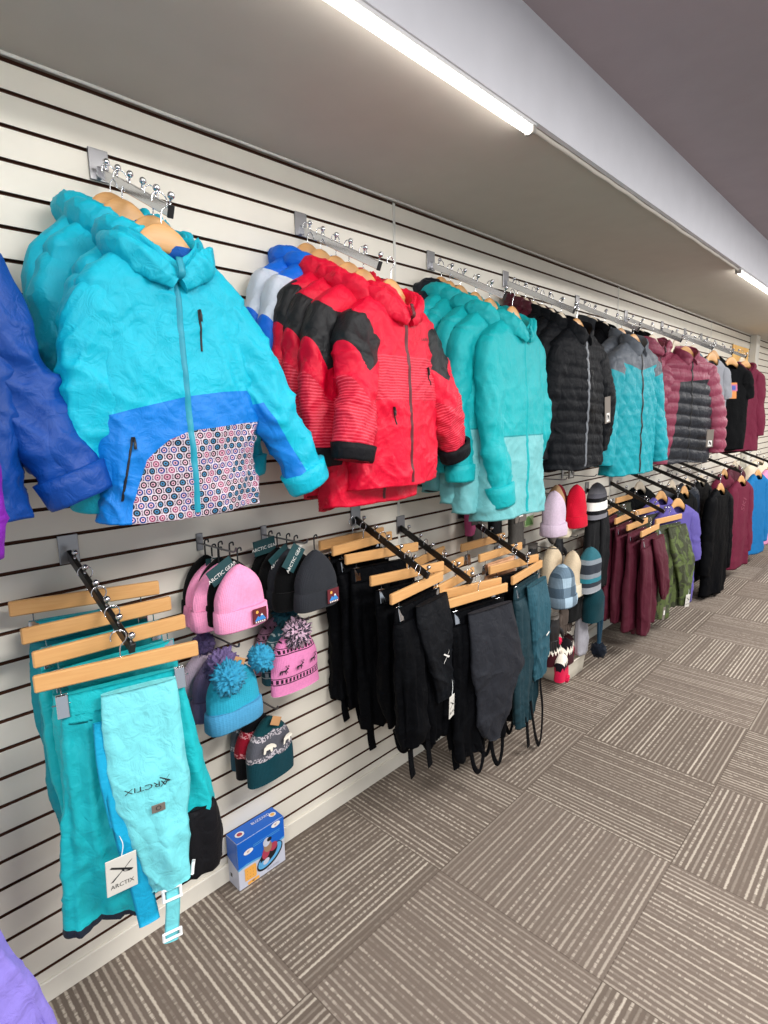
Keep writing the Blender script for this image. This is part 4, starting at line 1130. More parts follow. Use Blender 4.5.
def ktag(t, b): swing_tag(t, (.075, -.135, -.49), .062, .125, 'f', -.12, .1, .09)
KP1 = dict(KP); KP1.update(puff=('h', .050, .006), waist=.012)
k1 = jacket('black puffer jacket with grey tags on a cord, frontmost of its arm', group=g, mats=km, seed=9, collar='stand', el=(.04, .02, -.26), cu=(.0, .05, -.5), er=(.09, -.01, -.22), cur=(.12, .03, -.44), extra=ktag,
            pockets=((.03, -.30, -.42, .01),), **KP1)
hang(k1, 'f4', .98, -6, 'w', 'carrying the tagged black puffer', dx=.03)

# ------------------------------------------------------------------ charcoal and teal quilted
cm = dict(body=F_char, sleeve=F_char, lining=F_ink, trim=F_zipblk)
KC = dict(L=.68, Ws=.21, Wh=.22, d=.07, drop=.085, cr=.005, collar='stand', res=.75, el=(.05, 0, -.25), cu=(.06, -.02, -.52))
bk = dict(body=F_ink, sleeve=F_ink, lining=F_ink, trim=F_zipblk)
c1 = jacket('charcoal stand collar jacket nearest the wall, beside the black puffers', mats=cm, seed=81, **KC)
hang(c1, 'f5', .21, 0, 'h', 'holding the charcoal jacket nearest the wall')
hang(clone(c1, None, None, 'charcoal stand collar jacket in front of another charcoal one', None), 'f5', .30, 2, 'h', 'holding the second charcoal jacket')
c2 = jacket('black stand collar jacket between the charcoal and the teal quilted ones', mats=bk, seed=83, **KC)
hang(c2, 'f5', .47, 0, 'h', 'holding the black jacket between charcoal and teal')
qm = dict(body=F_quilt, sleeve=F_quilt_sl, lining=F_ink, trim=F_zipblk, hood=F_greyp)
g = 'teal quilted jackets with grey yokes'
KQ = dict(L=.74, Ws=.21, Wh=.22, d=.075, drop=.085, cr=.003, puff=('d', .085, .009), ra=.08, rb=.062, collar='stand')
def qtag(t, b): swing_tag(t, (-.06, -.05, -.80), .06, .11, 'f', .05, 0, .03)
q2 = jacket('teal quilted jacket with a grey yoke, behind its twin', group=g, mats=qm, seed=85, el=(.05, 0, -.25), cu=(.06, -.02, -.54), extra=qtag, **KQ)
hang(q2, 'f5', .72, -8, 'w', 'holding the rear teal quilted jacket')
q1 = jacket('teal quilted jacket with a grey yoke and splayed sleeves, in front', group=g, mats=qm, seed=87, el=(.075, -.0, -.25), cu=(.11, -.03, -.54), extra=None, **KQ)
hang(q1, 'f5', .97, -12, 'w', 'carrying the front teal quilted jacket', dx=-.06)

# ------------------------------------------------------------------ rose puffers
hang(clone(c2, None, None, 'black stand collar jacket behind the rose hooded puffers', None), 'f6', .30, 0, 'h', 'holding the black jacket behind the rose puffers')
sm = dict(body=F_rose, sleeve=F_rose, lining=F_ink, trim=F_zipplum)
KS = dict(L=.74, Ws=.22, Wh=.23, d=.085, drop=.08, cr=.003, puff=('h', .075, .013), ra=.085, rb=.066)
s2 = jacket('rose puffer jacket with a big hood, behind the black panelled one', mats=sm, seed=91, hood_size=1.25, el=(.05, 0, -.25), cu=(.07, -.02, -.54), **KS)
hang(s2, 'f6', .60, -14, 'h', 'holding the hooded rose puffer', dx=-.12)
sm2 = dict(body=F_rosem, sleeve=F_rose, lining=F_rose, trim=F_zipblk, hood=F_rose)
def stag(t, b): swing_tag(t, (.12, -.14, -.68), .06, .12, 'f', 0, 0, .08)
s1 = jacket('rose puffer jacket with a black front panel and a hang tag', mats=sm2, seed=93, el=(.09, -.02, -.26), cu=(.12, -.03, -.54), collar='stand', extra=stag, **KS)
hang(s1, 'f6', .98, -30, 'w', 'carrying the rose and black puffer', dx=.10)

# ------------------------------------------------------------------ tops further along
def tee(label, mat, seed, L=.62, sl=.17, group=None, cat='t-shirt', extra=None, collar='none', cuts=None, Ws=.195):
    return jacket(label, cat=cat, group=group, mats=dict(body=mat, sleeve=mat, lining=F_ink), seed=seed, L=L, Ws=Ws, Wh=.21, d=.045, drop=.07, cr=.004, el=(.035, 0, -sl * .5), cu=(.065, -.01, -sl), ra=.085, rb=.045,
                  collar=collar, zipper=False, res=.6, neckdrop=.07, extra=extra, name='shirt' if collar != 'hood' else 'hooded_top')
hang(tee('slate teal short sleeved top behind the grey one', F_slate, 101, .64), 'f7', .62, -12, 'h', 'holding the slate teal top')
hang(tee('heather grey t-shirt beside the rose and black puffer', F_grey, 103, .66), 'f7', .97, -18, 'w', 'carrying the heather grey t-shirt')
def print_tee(t, b):
    P, N = b.surf(np.array([[-.06, -.01, .04], [-.06, -.01, .04]]), np.array([[-.27] * 3, [-.40] * 3]), .003)
    m = MB(); m.grid(P, False, None, 0); m.grid(P * .999 + N * .001 - np.array([0, 0, .0]), False, None, 0)
    q = MB()
    for i, (xa, xb, za, zb) in enumerate(((-.06, .04, -.27, -.285), (-.06, -.03, -.285, -.34), (-.03, .04, -.285, -.34), (-.04, .03, -.34, -.40), (-.02, .02, -.295, -.33))):
        xs = np.linspace(xa, xb, 4); zs = np.linspace(za, zb, 4)
        P, N = b.surf(xs[None] + 0 * zs[:, None], zs[:, None] + 0 * xs[None], .003 + .0006 * i)
        q.grid(P, False, None, i % 3)
    q.build('chest_print', [M_print_a, M_print_b, M_print_c], t)
M_print_a = plain('print_orange', '#D98A4A', .8); M_print_b = plain('print_blue', '#4A5FA8', .8); M_print_c = plain('print_pink', '#C2688C', .8)
hang(tee('plain black t-shirt behind the printed black one', F_tee, 105, .72), 'f8', .62, -20, 'w', 'holding the plain black t-shirt')
hang(tee('black t-shirt with a small coloured chest print', F_tee, 107, .72, extra=print_tee), 'f8', .97, -28, 'w', 'carrying the printed black t-shirt')
hang(tee('wine hooded top beyond the black t-shirts in the upper row', F_wine, 109, .76, .5, None, 'hoodie', None, 'hood'), 'f9', .97, -30, 'w', 'carrying the wine hooded top')
hang(tee('cream top past the wine hooded top at the right edge', F_cream, 111, .70, .5), 'f9', .55, -10, 'h', 'holding the cream top at the right edge', dx=.62)

# ------------------------------------------------------------------ lower row: lavender and aqua trousers
hang(trousers('lavender trousers in the bottom left corner of the picture', F_lav, seed=121, hw=.16, L=.80, lean=.17), 'l0', 1.0, -4, 'c', 'holding the lavender trousers in the corner', dx=.165)
g = 'aqua snow trousers'
a4 = trousers('deep teal snow trousers nearest the wall behind the aqua ones', F_aqdhem, g, seed=123, hw=.135, L=.60)
hang(a4, 'L1', .30, -18, 'c', 'rearmost of the four above the aqua trousers')
a3 = trousers('aqua snow trousers third from the front on the first lower arm', F_aqhem, g, seed=125, hw=.14, L=.60)
hang(a3, 'L1', .52, -5, 'c', 'third from the front above the aqua trousers')
a2 = trousers('aqua snow trousers directly behind the pale aqua folded pair', F_aqhem, g, seed=127, hw=.14, L=.60)
hang(a2, 'L1', .72, -4, 'c', 'second from the front above the aqua trousers')
def aqua_front():
    t = empty('snow_trousers', 'pale aqua folded snow trousers with a white tag and buckled strap, frontmost', 'trousers', group=g)
    z0 = -.138
    drape('waistband', [(z0 + .02, .0, .120, .006, .010), (z0 - .05, .0, .120, .006, .014)], F_aquad, t, nu=48, nv=12, fold=.002, seed=2, cr=.001)
    l1 = drape('leg', [(z0 - .03, -.060, .070, .012, .018), (z0 - .16, -.066, .078, .012, .026), (z0 - .34, -.070, .086, .014, .030), (z0 - .53, -.074, .096, .016, .030), (z0 - .565, -.074, .097, .016, .028)], F_aqhem2, t, nu=64, nv=90, fold=.016, seed=4, cr=.006)
    l2 = drape('leg', [(z0 - .03, .080, .055, .014, .018), (z0 - .16, .095, .062, .014, .028), (z0 - .33, .112, .068, .014, .032), (z0 - .46, .118, .072, .012, .032), (z0 - .50, .118, .070, .012, .03)], F_aquad, t, nu=64, nv=80, fold=.010, seed=6, cr=.006)
    drape('cuff_panel', [(z0 - .35, .135, .046, .010, .036), (z0 - .39, .125, .068, .010, .040), (z0 - .47, .122, .078, .010, .041), (z0 - .535, .118, .076, .010, .038)], F_cuffblk, l2, nu=48, nv=30, fold=.006, seed=6, cr=.004)
    # pale folded panel tapering to the strap
    st = [(z0 + .012, .030, .080, -.026, .012), (z0 - .10, .028, .084, -.036, .014), (z0 - .24, .032, .080, -.044, .016), (z0 - .36, .045, .062, -.048, .016), (z0 - .46, .054, .046, -.050, .014), (z0 - .50, .056, .038, -.050, .012)]
    Gp, Rp = drape_grid(st, nu=72, nv=100, fold=.006, freq=20, seed=8, cr=.006)
    MB().grid(Gp, True, Rp, 0, (True, True)).build('folded_panel', F_aqua, t)
    m = MB()
    c = np.array([.020, -.070, z0 - .215])
    flat_text(m, 'ARCTIX', c, .013, (1, 0, 0), (0, 0, 1), (0, -1, 0), .001, 1.5, 0, PI - .06)
    for q in X_MARK: poly_plate(m, [(a * .024 + .040, b * .026 + .002) for a, b in q], c, (1, 0, 0), (0, 0, 1), (0, -1, 0), .001)
    e = np.array([.040, -.073, z0 - .275])
    a = np.linspace(0, 2 * PI, 16, endpoint=False)
    m.build('printed_logo', M_ink, t)
    b = MB(); b.box(e, (.030, .002, .020), bev=.0008)
    lb = b.build('woven_label', M_taggrey, t)
    k = MB(); flat_text(k, 'O', e, .012, off=.0016); k.build('print', M_ink, lb)
    # webbing straps
    ribbon('strap', [(.056, -.052, z0 - .49), (.054, -.060, z0 - .54), (.048, -.058, z0 - .60), (.042, -.054, z0 - .655)], .017, .0022, F_aqua, t)
    for z_, h in ((z0 - .517, .030), (z0 - .628, .018)):
        bk = MB(); w_ = .040
        for s in (-1, 1): bk.box((.053 - .008 * (z_ < z0 - .6) + s * w_ / 2, -.063, z_), (.007, .007, h), bev=.002)
        for s in (-1, 1): bk.box((.053 - .008 * (z_ < z0 - .6), -.064, z_ + s * h / 2), (w_ + .007, .007, .006), bev=.002)
        bk.build('buckle', M_white_p, t)
    ribbon('strap', [(-.045, -.030, z0 - .10), (-.040, -.045, z0 - .22), (-.030, -.052, z0 - .34), (-.012, -.048, z0 - .47), (.0, -.040, z0 - .59)], .024, .003, F_cyan, t)
    ribbon('strap', [(-.060, -.026, z0 - .05), (-.062, -.040, z0 - .16), (-.050, -.046, z0 - .30)], .012, .003, F_cyan, t)
    swing_tag(t, (-.050, -.072, z0 - .405), .066, .088, 'x', .04, .12, .05)
    z = MB(); z.tube([(.112, -.048, z0 - .465), (.108, -.050, z0 - .48), (.105, -.050, z0 - .50)], .0045, .003, 8, sub=3)
    z.build('zip_pull', M_white_p, t)
    return t
hang(aqua_front(), 'L1', .93, -14, 'c', 'frontmost above the aqua trousers', dx=-.02)

# ------------------------------------------------------------------ black snow trousers
def straps(t, n, z, xs, mat, seed):
    r = random.Random(seed)
    for i in range(n):
        x = xs[i]; l = r.uniform(.07, .11)
        if r.random() < .5:
            ribbon('strap', [(x, -.02, z + .03), (x + .012, -.03, z - l * .6), (x + .045, -.028, z - l), (x + .075, -.02, z - l * .55), (x + .085, -.012, z + .03)], .011, .0022, mat, t)
        else:
            ribbon('strap', [(x, -.016, z + .03), (x - .004, -.024, z - l * .5), (x + .004, -.026, z - l * 1.1)], .017, .0022, mat, t)
g = 'black snow trousers'
def black_pair(label, seed, q, key, yaw, phrase, L=.60, tag=None, front=False, dx=0.0, hw=.15, mat=None, kind='c', lean=.02, nst=2):
    t = trousers(label, mat or F_ink, g, seed=seed, hw=hw, L=L, lean=lean, folds=.016, cr=.006)
    straps(t, nst, -.138 - L, [-.09, .03, .10][:nst], F_ink, seed)
    if tag: swing_tag(t, tag, .050, .085, 'x', .08, .15, .06)
    hang(t, key, q, yaw, kind, phrase, dx)
    return t
def fold_panel(t, pts, mat, seed, logo=None, fold=.006):
    G, R = drape_grid(pts, nu=64, nv=80, fold=fold, freq=18, seed=seed, cr=.006)
    MB().grid(G, True, R, 0, (True, True)).build('folded_panel', mat, t)
black_pair('black snow trousers hanging nearest the wall, beside the grey beanie', 131, .10, 'La', 0, 'rearmost above the black trousers nearest the beanies', L=.58, dx=-.05)
black_pair('black snow trousers second from the wall on the arm next to the beanies', 133, .20, 'La', 4, 'second from the wall, next to the beanies', L=.60, dx=-.03)
black_pair('black snow trousers with a white tag at mid leg, third from the wall', 135, .40, 'La', -11, 'third from the wall, next to the beanies', L=.62, tag=(-.05, -.075, -.43))
black_pair('black snow trousers behind the pair with a folded charcoal leg and tag', 137, .74, 'La', -11, 'second from the front above the black trousers nearest the beanies', L=.56, tag=(-.02, -.075, -.52), nst=3)
t = black_pair('black snow trousers with a small white logo and white tag, front of its arm', 139, .93, 'La', 8, 'frontmost above the black trousers nearest the beanies', L=.56, dx=-.03, tag=(.095, -.085, -.56))
fold_panel(t, [(-.128, .04, .105, -.034, .014), (-.22, .045, .105, -.042, .018), (-.34, .075, .085, -.046, .020), (-.46, .115, .062, -.046, .018), (-.54, .130, .045, -.044, .014)], F_black, 140)
m = MB(); c = np.array([.085, -.070, -.36])
for q in X_MARK: poly_plate(m, [(a * .045, b * .04) for a, b in q], c, off=.0)
m.build('printed_logo', M_white_ink, t)
for q, yaw, ph, dx in ((.38, 12, 'bare, at the wall end of the middle arm', 0), (.60, 10, 'bare, second on the middle arm', .02)):
    hanger('c', on_arm('Lb', q, dx), yaw, ph, 'hangers on the sloping arms')
black_pair('black snow trousers at the back of the middle arm, behind two more pairs', 143, .78, 'Lb', 10, 'third from the front on the middle arm', L=.52)
black_pair('black snow trousers behind the charcoal folded pair on the middle arm', 145, .93, 'Lb', -14, 'second from the front on the middle arm', L=.58, dx=.02)
t = trousers('charcoal snow trousers with one wide folded leg, front of the middle arm', F_ink, g, seed=147, hw=.15, L=.60, folds=.016)
fold_panel(t, [(-.125, .035, .125, -.034, .014), (-.24, .05, .135, -.044, .018), (-.36, .068, .150, -.050, .020), (-.41, .075, .152, -.052, .020), (-.47, .06, .115, -.050, .018), (-.60, .045, .085, -.046, .016), (-.70, .06, .035, -.042, .012)], F_char2, 148)
straps(t, 2, -.738, [-.06, .06], F_ink, 147)
hang(t, 'Lb', 1.04, -9, 'c', 'frontmost on the middle arm, over the charcoal trousers', dx=.02)
o = MB(); 
hang(trousers('peach trousers folded short behind the charcoal pair', F_peach, seed=151, hw=.12, L=.20, res=.6), 'Lc', .62, -2, 'c', 'holding the peach trousers')
hanger('c', on_arm('Lc', .40, -.02), -2, 'bare, nearest the wall on the arm of the petrol trousers', 'hangers on the sloping arms')
black_pair('black snow trousers behind the petrol blue pair', 153, .84, 'Lc', -8, 'second from the front above the petrol trousers', L=.64, dx=-.02)
t = trousers('petrol blue trousers with fine stripes and looped black straps', F_petrol_d, None, seed=155, hw=.15, L=.64, folds=.012)
fold_panel(t, [(-.125, .03, .11, -.034, .014), (-.24, .05, .11, -.042, .018), (-.40, .075, .095, -.046, .020), (-.53, .080, .075, -.046, .018), (-.60, .075, .055, -.044, .014)], F_petrol, 156)
ribbon('strap', [(.00, -.03, -.70), (.0, -.045, -.80), (.03, -.05, -.90), (.075, -.05, -.95), (.115, -.045, -.90), (.13, -.04, -.78), (.11, -.035, -.66), (.085, -.045, -.52)], .013, .0025, F_ink, t)
ribbon('strap', [(-.05, -.03, -.70), (-.058, -.04, -.82), (-.05, -.045, -.90)], .017, .0025, F_ink, t)
m = MB(); m.box((.085, -.073, -.385), (.034, .002, .006), rot=Matrix.Rotation(-.2, 4, 'Y')); m.build('printed_logo', M_white_ink, t)
hang(t, 'Lc', 1.0, 8, 'c', 'frontmost, over the petrol trousers', dx=-.01)

# ------------------------------------------------------------------ wine and camouflage trousers
g = 'wine softshell trousers'
for i, (q, yaw, w_, ph) in enumerate(((.45, 7, 'nearest the wall', 'nearest the wall'), (.66, 3, 'third from the front', 'third from the front'), (.86, 0, 'behind the frontmost pair', 'second from the front'), (1.05, 2, 'frontmost, one leg bent aside', 'frontmost'))):
    t = trousers('wine softshell trousers ' + w_, F_wine_n, g, seed=161 + 3 * i, hw=.155, L=.66 if i < 3 else .60, folds=.012, res=.8, lean=.03 * (i == 3))
    if i == 3:
        fold_panel(t, [(-.125, .06, .10, -.034, .014), (-.24, .09, .10, -.044, .020), (-.38, .155, .085, -.05, .022), (-.52, .19, .06, -.05, .02), (-.58, .20, .035, -.05, .012)], F_wine_n, 175)
        swing_tag(t, (.20, -.06, -.68), .05, .09, 'p', .2, 0, .06)
    hang(t, 'Ld', q, yaw, 'c', ph + ' above the wine trousers', dx=.02 * i)
t = trousers('plain olive trousers behind the camouflage pair', F_olive, None, seed=181, hw=.16, L=.68, res=.7)
hang(t, 'Le', .70, -6, 'c', 'second from the front above the camouflage trousers')
t = trousers('dark olive trousers nearest the wall behind the camouflage pair', F_olive, None, seed=183, hw=.15, L=.55, res=.6)
hang(t, 'Le', .30, 0, 'c', 'nearest the wall above the camouflage trousers')
t = trousers('green camouflage trousers with a small white tag', F_camo, None, seed=185, hw=.165, L=.62, lean=.06, res=.9)
fold_panel(t, [(-.125, .05, .12, -.034, .014), (-.26, .10, .13, -.044, .022), (-.44, .17, .12, -.05, .024), (-.60, .20, .09, -.05, .02), (-.72, .20, .05, -.05, .014)], F_camo, 186)
swing_tag(t, (.17, -.085, -.68), .06, .09, 'x', .1, 0, .04)
hang(t, 'Le', 1.02, -10, 'c', 'frontmost, over the camouflage trousers', dx=.06)

# ------------------------------------------------------------------ lower row further along
hang(tee('black short sleeved top in front of the violet ones, lower row', F_tee, 191, .62), 'Lf', .30, -10, 'h', 'holding the black top beside the violet ones')
hang(tee('violet short sleeved top, rear of the pair in the lower row', F_lav2, 193, .70, .2), 'Lf', .70, -14, 'w', 'holding the rear violet top')
hang(tee('violet short sleeved top, front of the pair in the lower row', F_lav2, 195, .74, .3), 'Lf', 1.0, -20, 'w', 'carrying the front violet top')
hang(tee('long black garment beside the violet tops, lower row', F_ink, 197, .90, .6, cat='garment', Ws=.2), 'Lg', .60, -4, 'h', 'holding the long black garment nearer the wall')
hang(tee('long black garment in front, beside the wine sweatshirts', F_ink, 199, .92, .6, cat='garment', Ws=.2), 'Lg', 1.0, -8, 'w', 'carrying the front long black garment')
hang(tee('wine sweatshirt with faint lettering, front of the pair', F_wine, 201, .84, .58, cat='sweatshirt', extra=lambda t, b: on_body_text(b, 'SKI', 0, -.33, .07, F_rose, t, 'chest_print', 1.2)), 'Lh', 1.0, -12, 'w', 'carrying the front wine sweatshirt')
hang(tee('wine sweatshirt behind its lettered twin', F_wine, 203, .84, .58, cat='sweatshirt'), 'Lh', .62, -6, 'w', 'holding the rear wine sweatshirt')
hang(tee('azure blue long sleeved top near the right edge, lower row', F_azure, 205, .84, .6, cat='top'), 'Li', 1.0, -14, 'w', 'carrying the azure top')
hang(tee('pale pink top at the right edge, lower row', F_pink, 207, .84, .6, cat='top'), 'Lj', 1.0, -14, 'w', 'carrying the pale pink top')
hang(tee('cream top behind the pale pink one at the right edge', F_cream, 209, .80, .6, cat='top'), 'Lj', .55, -20, 'h', 'holding the cream top behind the pink one', dx=.35)

# the rest of the crowded far end of the lower row
put_arm('Lk', 4.70, 1.215, 'sloping arm between the violet tops and the long black garments', True, .15)
put_arm('Ll', 5.02, 1.215, 'sloping arm holding the navy top, left of the long black garments', True, .15)
hang(tee('charcoal short sleeved top between the violet tops and a black one', F_char, 211, .68, .2), 'Lk', .55, -8, 'h', 'holding the charcoal top beyond the violet ones')
hang(tee('black short sleeved top just beyond the violet ones, lower row', F_tee, 213, .80, .2), 'Lk', .80, -4, 'w', 'holding the black top just beyond the violet ones')
hang(tee('navy long sleeved top left of the long black garments, lower row', F_navy, 215, .78, .5, cat='top'), 'Ll', .60, -6, 'h', 'holding the navy top left of the black garments')
hang(tee('dark wine top between the wine sweatshirts and the azure top', F_wine_n, 219, .80, .5, cat='top'), 'Li', .45, -8, 'h', 'holding the dark wine top behind the azure one')
hang(tee('white long sleeved top behind the slate teal one, upper row', F_cream, 221, .60, .45, cat='top'), 'f7', .30, -6, 'h', 'holding the white top behind the slate teal one')
# ------------------------------------------------------------------ knitted hats on the pegs
PR = {}
def peg(key, y, z, label, L=.22):
    t = make_prong(label, 0, L); t.location = (0, y, z); t.rotation_euler = (0, 0, PI / 2); t['group'] = 'peg hooks in the slatwall'
    PR[key] = (y, z)
def on_peg(o, key, x, dy=0.0, yaw=0.0, dz=0.0):
    y, z = PR[key]
    o.location = (x, y + dy, z + dz); o.rotation_euler = (0, 0, PI / 2 + math.radians(yaw)); return o
peg('p1', .845, 1.236, 'steel peg hook above the pink beanies')
peg('p2', 1.085, 1.224, 'steel peg hook above the charcoal beanie', .25)
peg('p3', .835, .945, 'steel peg hook above the sky blue bobble hat')
peg('p4', 1.10, .955, 'steel peg hook above the pink reindeer bobble hat')
peg('p5', .985, .668, 'steel peg hook above the bear patterned hat', .18)
g = 'pink and black cuffed beanies'
on_peg(beanie('black beanie with a teal header card, nearest the wall beside pink ones', K_black, hook=True, card=(.0, -.040, -.085), cardrot=PI / 2 + .05, seed=3, group=g), 'p1', .035, .0, 3)
pk = beanie('pink cuffed beanie nearest the wall, showing only as a sliver', K_pink, hook=True, seed=4, group=g, W=.094)
on_peg(pk, 'p1', .068, .005, -2, -.012)
kb = beanie('black beanie between two pink ones, nearer the wall', K_black, hook=True, seed=6, group=g)
on_peg(kb, 'p1', .098, .012, 1)
on_peg(clone(pk, None, None, 'pink cuffed beanie in the middle of the row, between black ones', g), 'p1', .122, -.004, 2, -.012)
on_peg(beanie('black beanie with a teal header card behind the front pink one', K_black, hook=True, card=(-.052, -.042, -.060), cardrot=-.48, seed=8, group=g), 'p1', .152, .018, -2, .004)
on_peg(beanie('pink cuffed beanie with a maroon mountain patch, frontmost', K_pink, hook=True, patch=(.036, -.038 - .19 + .032, .050), seed=9, group=g), 'p1', .205, .012, 2, -.004)
g = 'dark cuffed beanies'
on_peg(beanie('black beanie with a header card at the wall, beside the pink row', K_black, hook=True, card=(-.045, -.038, -.028), cardrot=-.1, seed=13, group=g), 'p2', .035, .0, 0)
kk = beanie('black beanie with a header card, second from the wall in the dark row', K_black, hook=True, card=(-.02, -.040, -.062), cardrot=-.55, seed=14, group=g)
on_peg(kk, 'p2', .085, -.002, 2)
on_peg(beanie('charcoal beanie half hidden between two black ones', K_char, hook=True, seed=15, group=g), 'p2', .120, .012, 0)
on_peg(beanie('black beanie with a tilted teal header card behind the charcoal one', K_black, hook=True, card=(-.035, -.044, -.050), cardrot=-.95, seed=16, group=g), 'p2', .165, .01, -3)
on_peg(beanie('charcoal beanie with a colourful mountain patch, frontmost', K_char, hook=True, patch=(.036, -.038 - .19 + .034, .052), seed=17, group=g), 'p2', .225, .045, 4, .004)

def sprig(t):     # paper swing ticket at the crown
    MB().box((.005, -.036, -.045), (.040, .002, .030), rot=Matrix.Rotation(.5, 4, 'Y'), bev=.0008).build('paper_ticket', M_kraft, t)
M_kraft = plain('kraft_card', '#B98A5C', .8)
g = 'bobble hats'
def flap(t):
    sprig(t)
on_peg(beanie('lilac bobble hat nearest the wall, behind the mauve one', K_lilac, K_lilac, W=.088, H=.19, pom=P_purple, pomr=.038, seed=23, group=g, z0=-.055), 'p3', .05, -.03, 0, .01)
on_peg(beanie('mauve bobble hat with a ribbed cuff, between lilac and sky blue', K_purple, K_purple, W=.092, H=.20, pom=P_purple, pomr=.055, seed=24, group=g, pom_at=(-.01, -.035, -.075)), 'p3', .11, -.012, 2, .0)
o = beanie('sky blue bobble hat with two pompoms, frontmost', K_bluek, K_bluecuff, W=.088, H=.185, d=.038, pom=P_blue, pomr=.052, seed=25, group=g, z0=-.065, pom_at=(-.040, -.045, -.075), taper=.35, extra=sprig, res=1.3)
rp = P_blue
tb = np.linspace(.03, PI - .03, 34); ph = np.linspace(0, 2 * PI, 52, endpoint=False)
D = np.stack([np.sin(tb)[:, None] * np.cos(ph), np.sin(tb)[:, None] * np.sin(ph), np.cos(tb)[:, None] + 0 * ph], -1)
rad = .042 * (.88 + .22 * perlin(D * 3.5, 5) + .42 * perlin(D * 9, 6))
MB().grid(np.array([.088, -.030, -.062]) + D * rad[..., None], True, D * .042, 0, (True, True)).build('pompom', P_blue, o)
on_peg(o, 'p3', .185, -.012, 3, .0)
M_deer = plain('dark_yarn_motif', '#2A1C28', .95); M_bone = plain('pale_yarn_motif', '#E6E0D2', .95)
DEER = [[(-.9, -.5), (-.8, -.5), (-.62, -.05), (-.1, -.05), (.0, -.5), (.1, -.5), (.12, .0), (.3, .25), (.55, .35), (.52, .5), (.3, .55), (.1, .3), (-.1, .2), (-.7, .2), (-.85, .0)],
        [(.3, .5), (.36, .5), (.45, .75), (.7, .7), (.72, .78), (.5, .85), (.55, 1.0), (.48, 1.0), (.38, .8)], [(.22, .5), (.28, .52), (.18, .8), (.3, 1.0), (.22, 1.02), (.1, .82), (-.05, .85), (-.06, .78), (.12, .74)],
        [(-.55, -.05), (-.45, -.05), (-.5, -.5), (-.6, -.5)], [(.12, .0), (.22, .05), (.4, -.25), (.32, -.3)]]
BEAR = [[(-.9, -.5), (-.65, -.5), (-.5, -.1), (.0, -.1), (.1, -.5), (.35, -.5), (.4, .0), (.75, -.2), (.95, -.15), (.9, .1), (.6, .4), (.2, .62), (-.4, .62), (-.8, .3)]]
def motif(shapes, mat, nm, spots, s, d=.030):
    def f(t):
        for (x, z) in spots:
            m = MB()
            for q in shapes:
                # laid on the domed front of the hat
                P = []
                for a, b in q:
                    X = x + a * s; Z = z + b * s
                    w = .094; yy = -(d + .0075) * max(.2, (1 - min(1, abs(X / w)) ** 2.2)) ** .45 - .005
                    P.append((X, yy, Z))
                m.add(P, [tuple(range(len(P)))], None, 0, False)
            m.build(nm, mat, t)
    return f
on_peg(beanie('taupe and rose fair isle bobble hat nearest the wall', K_deer3, pom=P_grey, pomr=.048, seed=31, group=g, W=.092, H=.20), 'p4', .035, .0, 0, .02)
on_peg(beanie('petrol fair isle bobble hat behind the pink reindeer one', K_deer2, pom=P_teal, pomr=.052, seed=32, group=g, W=.095, H=.205), 'p4', .09, -.005, 2, .01)
on_peg(beanie('pink fair isle bobble hat with dark reindeer, frontmost', K_deer, K_deer, cuff=.0, W=.094, H=.205, z0=-.05, taper=.55, pom=P_mix, pomr=.052, seed=33, group=g, extra=motif(DEER, M_deer, 'reindeer_motif', ((-.062, -.168), (-.004, -.165), (.056, -.158)), .021), res=1.3,
              pom_at=(.0, -.022, -.055)), 'p4', .165, -.028, 0, .012)
g = 'bear patterned hats'
on_peg(beanie('blue grey patterned hat nearest the wall, behind the red patterned one', K_bear3, seed=41, group=g, W=.080, H=.20, cuff=0), 'p5', .035, -.018, 0)
on_peg(beanie('black hat with a red patterned band behind the bear hat', K_bear2, seed=42, group=g, W=.084, H=.21, cuff=0), 'p5', .080, -.022, -2)
on_peg(beanie('dark teal hat with white bears on a grey band, frontmost', K_bear, seed=43, group=g, W=.090, H=.22, cuff=0, extra=lambda t: (motif(BEAR, M_bone, 'bear_motif', ((-.028, -.128), (.052, -.128)), .027)(t), sprig(t)), res=1.3), 'p5', .130, -.008, 3)

# ------------------------------------------------------------------ boxed snow tube on the floor
t = empty('product_box', 'blue and silver snow tube box standing on the carpet against the slatwall', 'box', (.0405, .955, 0), PI / 2)
W_, D_, H_ = .194, .070, .182
M_boxblue = plain('box_blue', '#0460C4', .35); M_boxsilver = plain('box_silver', '#C3C6D4', .35); M_boxlt = plain('box_light_blue', '#5BA7D8', .35)
M_orange = plain('box_orange', '#EBA94E', .45); M_boxink = plain('box_ink', '#15161C', .4); M_boxgrey = plain('box_grey', '#8C90A0', .4); M_boxred = plain('box_red', '#A83A50', .5); M_boxskin = plain('box_tan', '#9A7A62', .6)
MB().box((0, 0, H_ / 2), (W_, D_, H_), bev=.0012).build('carton', M_boxsilver, t)
m = MB(); fy = -D_ / 2
def fr(u, v): return (-W_ / 2 + u * W_, v * H_)
c0 = np.array([0, fy, 0])
xs = np.linspace(0, 1, 24)
low = [.46 + .02 * math.sin(8 * q) + .0 * q + .22 * max(0, q - .62) ** 1.0 for q in xs]
poly_plate(m, [fr(q, l - .045) for q, l in zip(xs, low)] + [fr(1, .998), fr(0, .998)], c0, off=.0006, m=1)
poly_plate(m, [fr(q, l) for q, l in zip(xs, low)] + [fr(1, .998), fr(0, .998)], c0, off=.0010, m=0)
poly_plate(m, [(-W_ / 2 + .001, -D_ / 2), (W_ / 2 - .001, -D_ / 2), (W_ / 2 - .001, D_ / 2), (-W_ / 2 + .001, D_ / 2)], (0, 0, H_), (1, 0, 0), (0, 1, 0), (0, 0, 1), .0006, m=0)
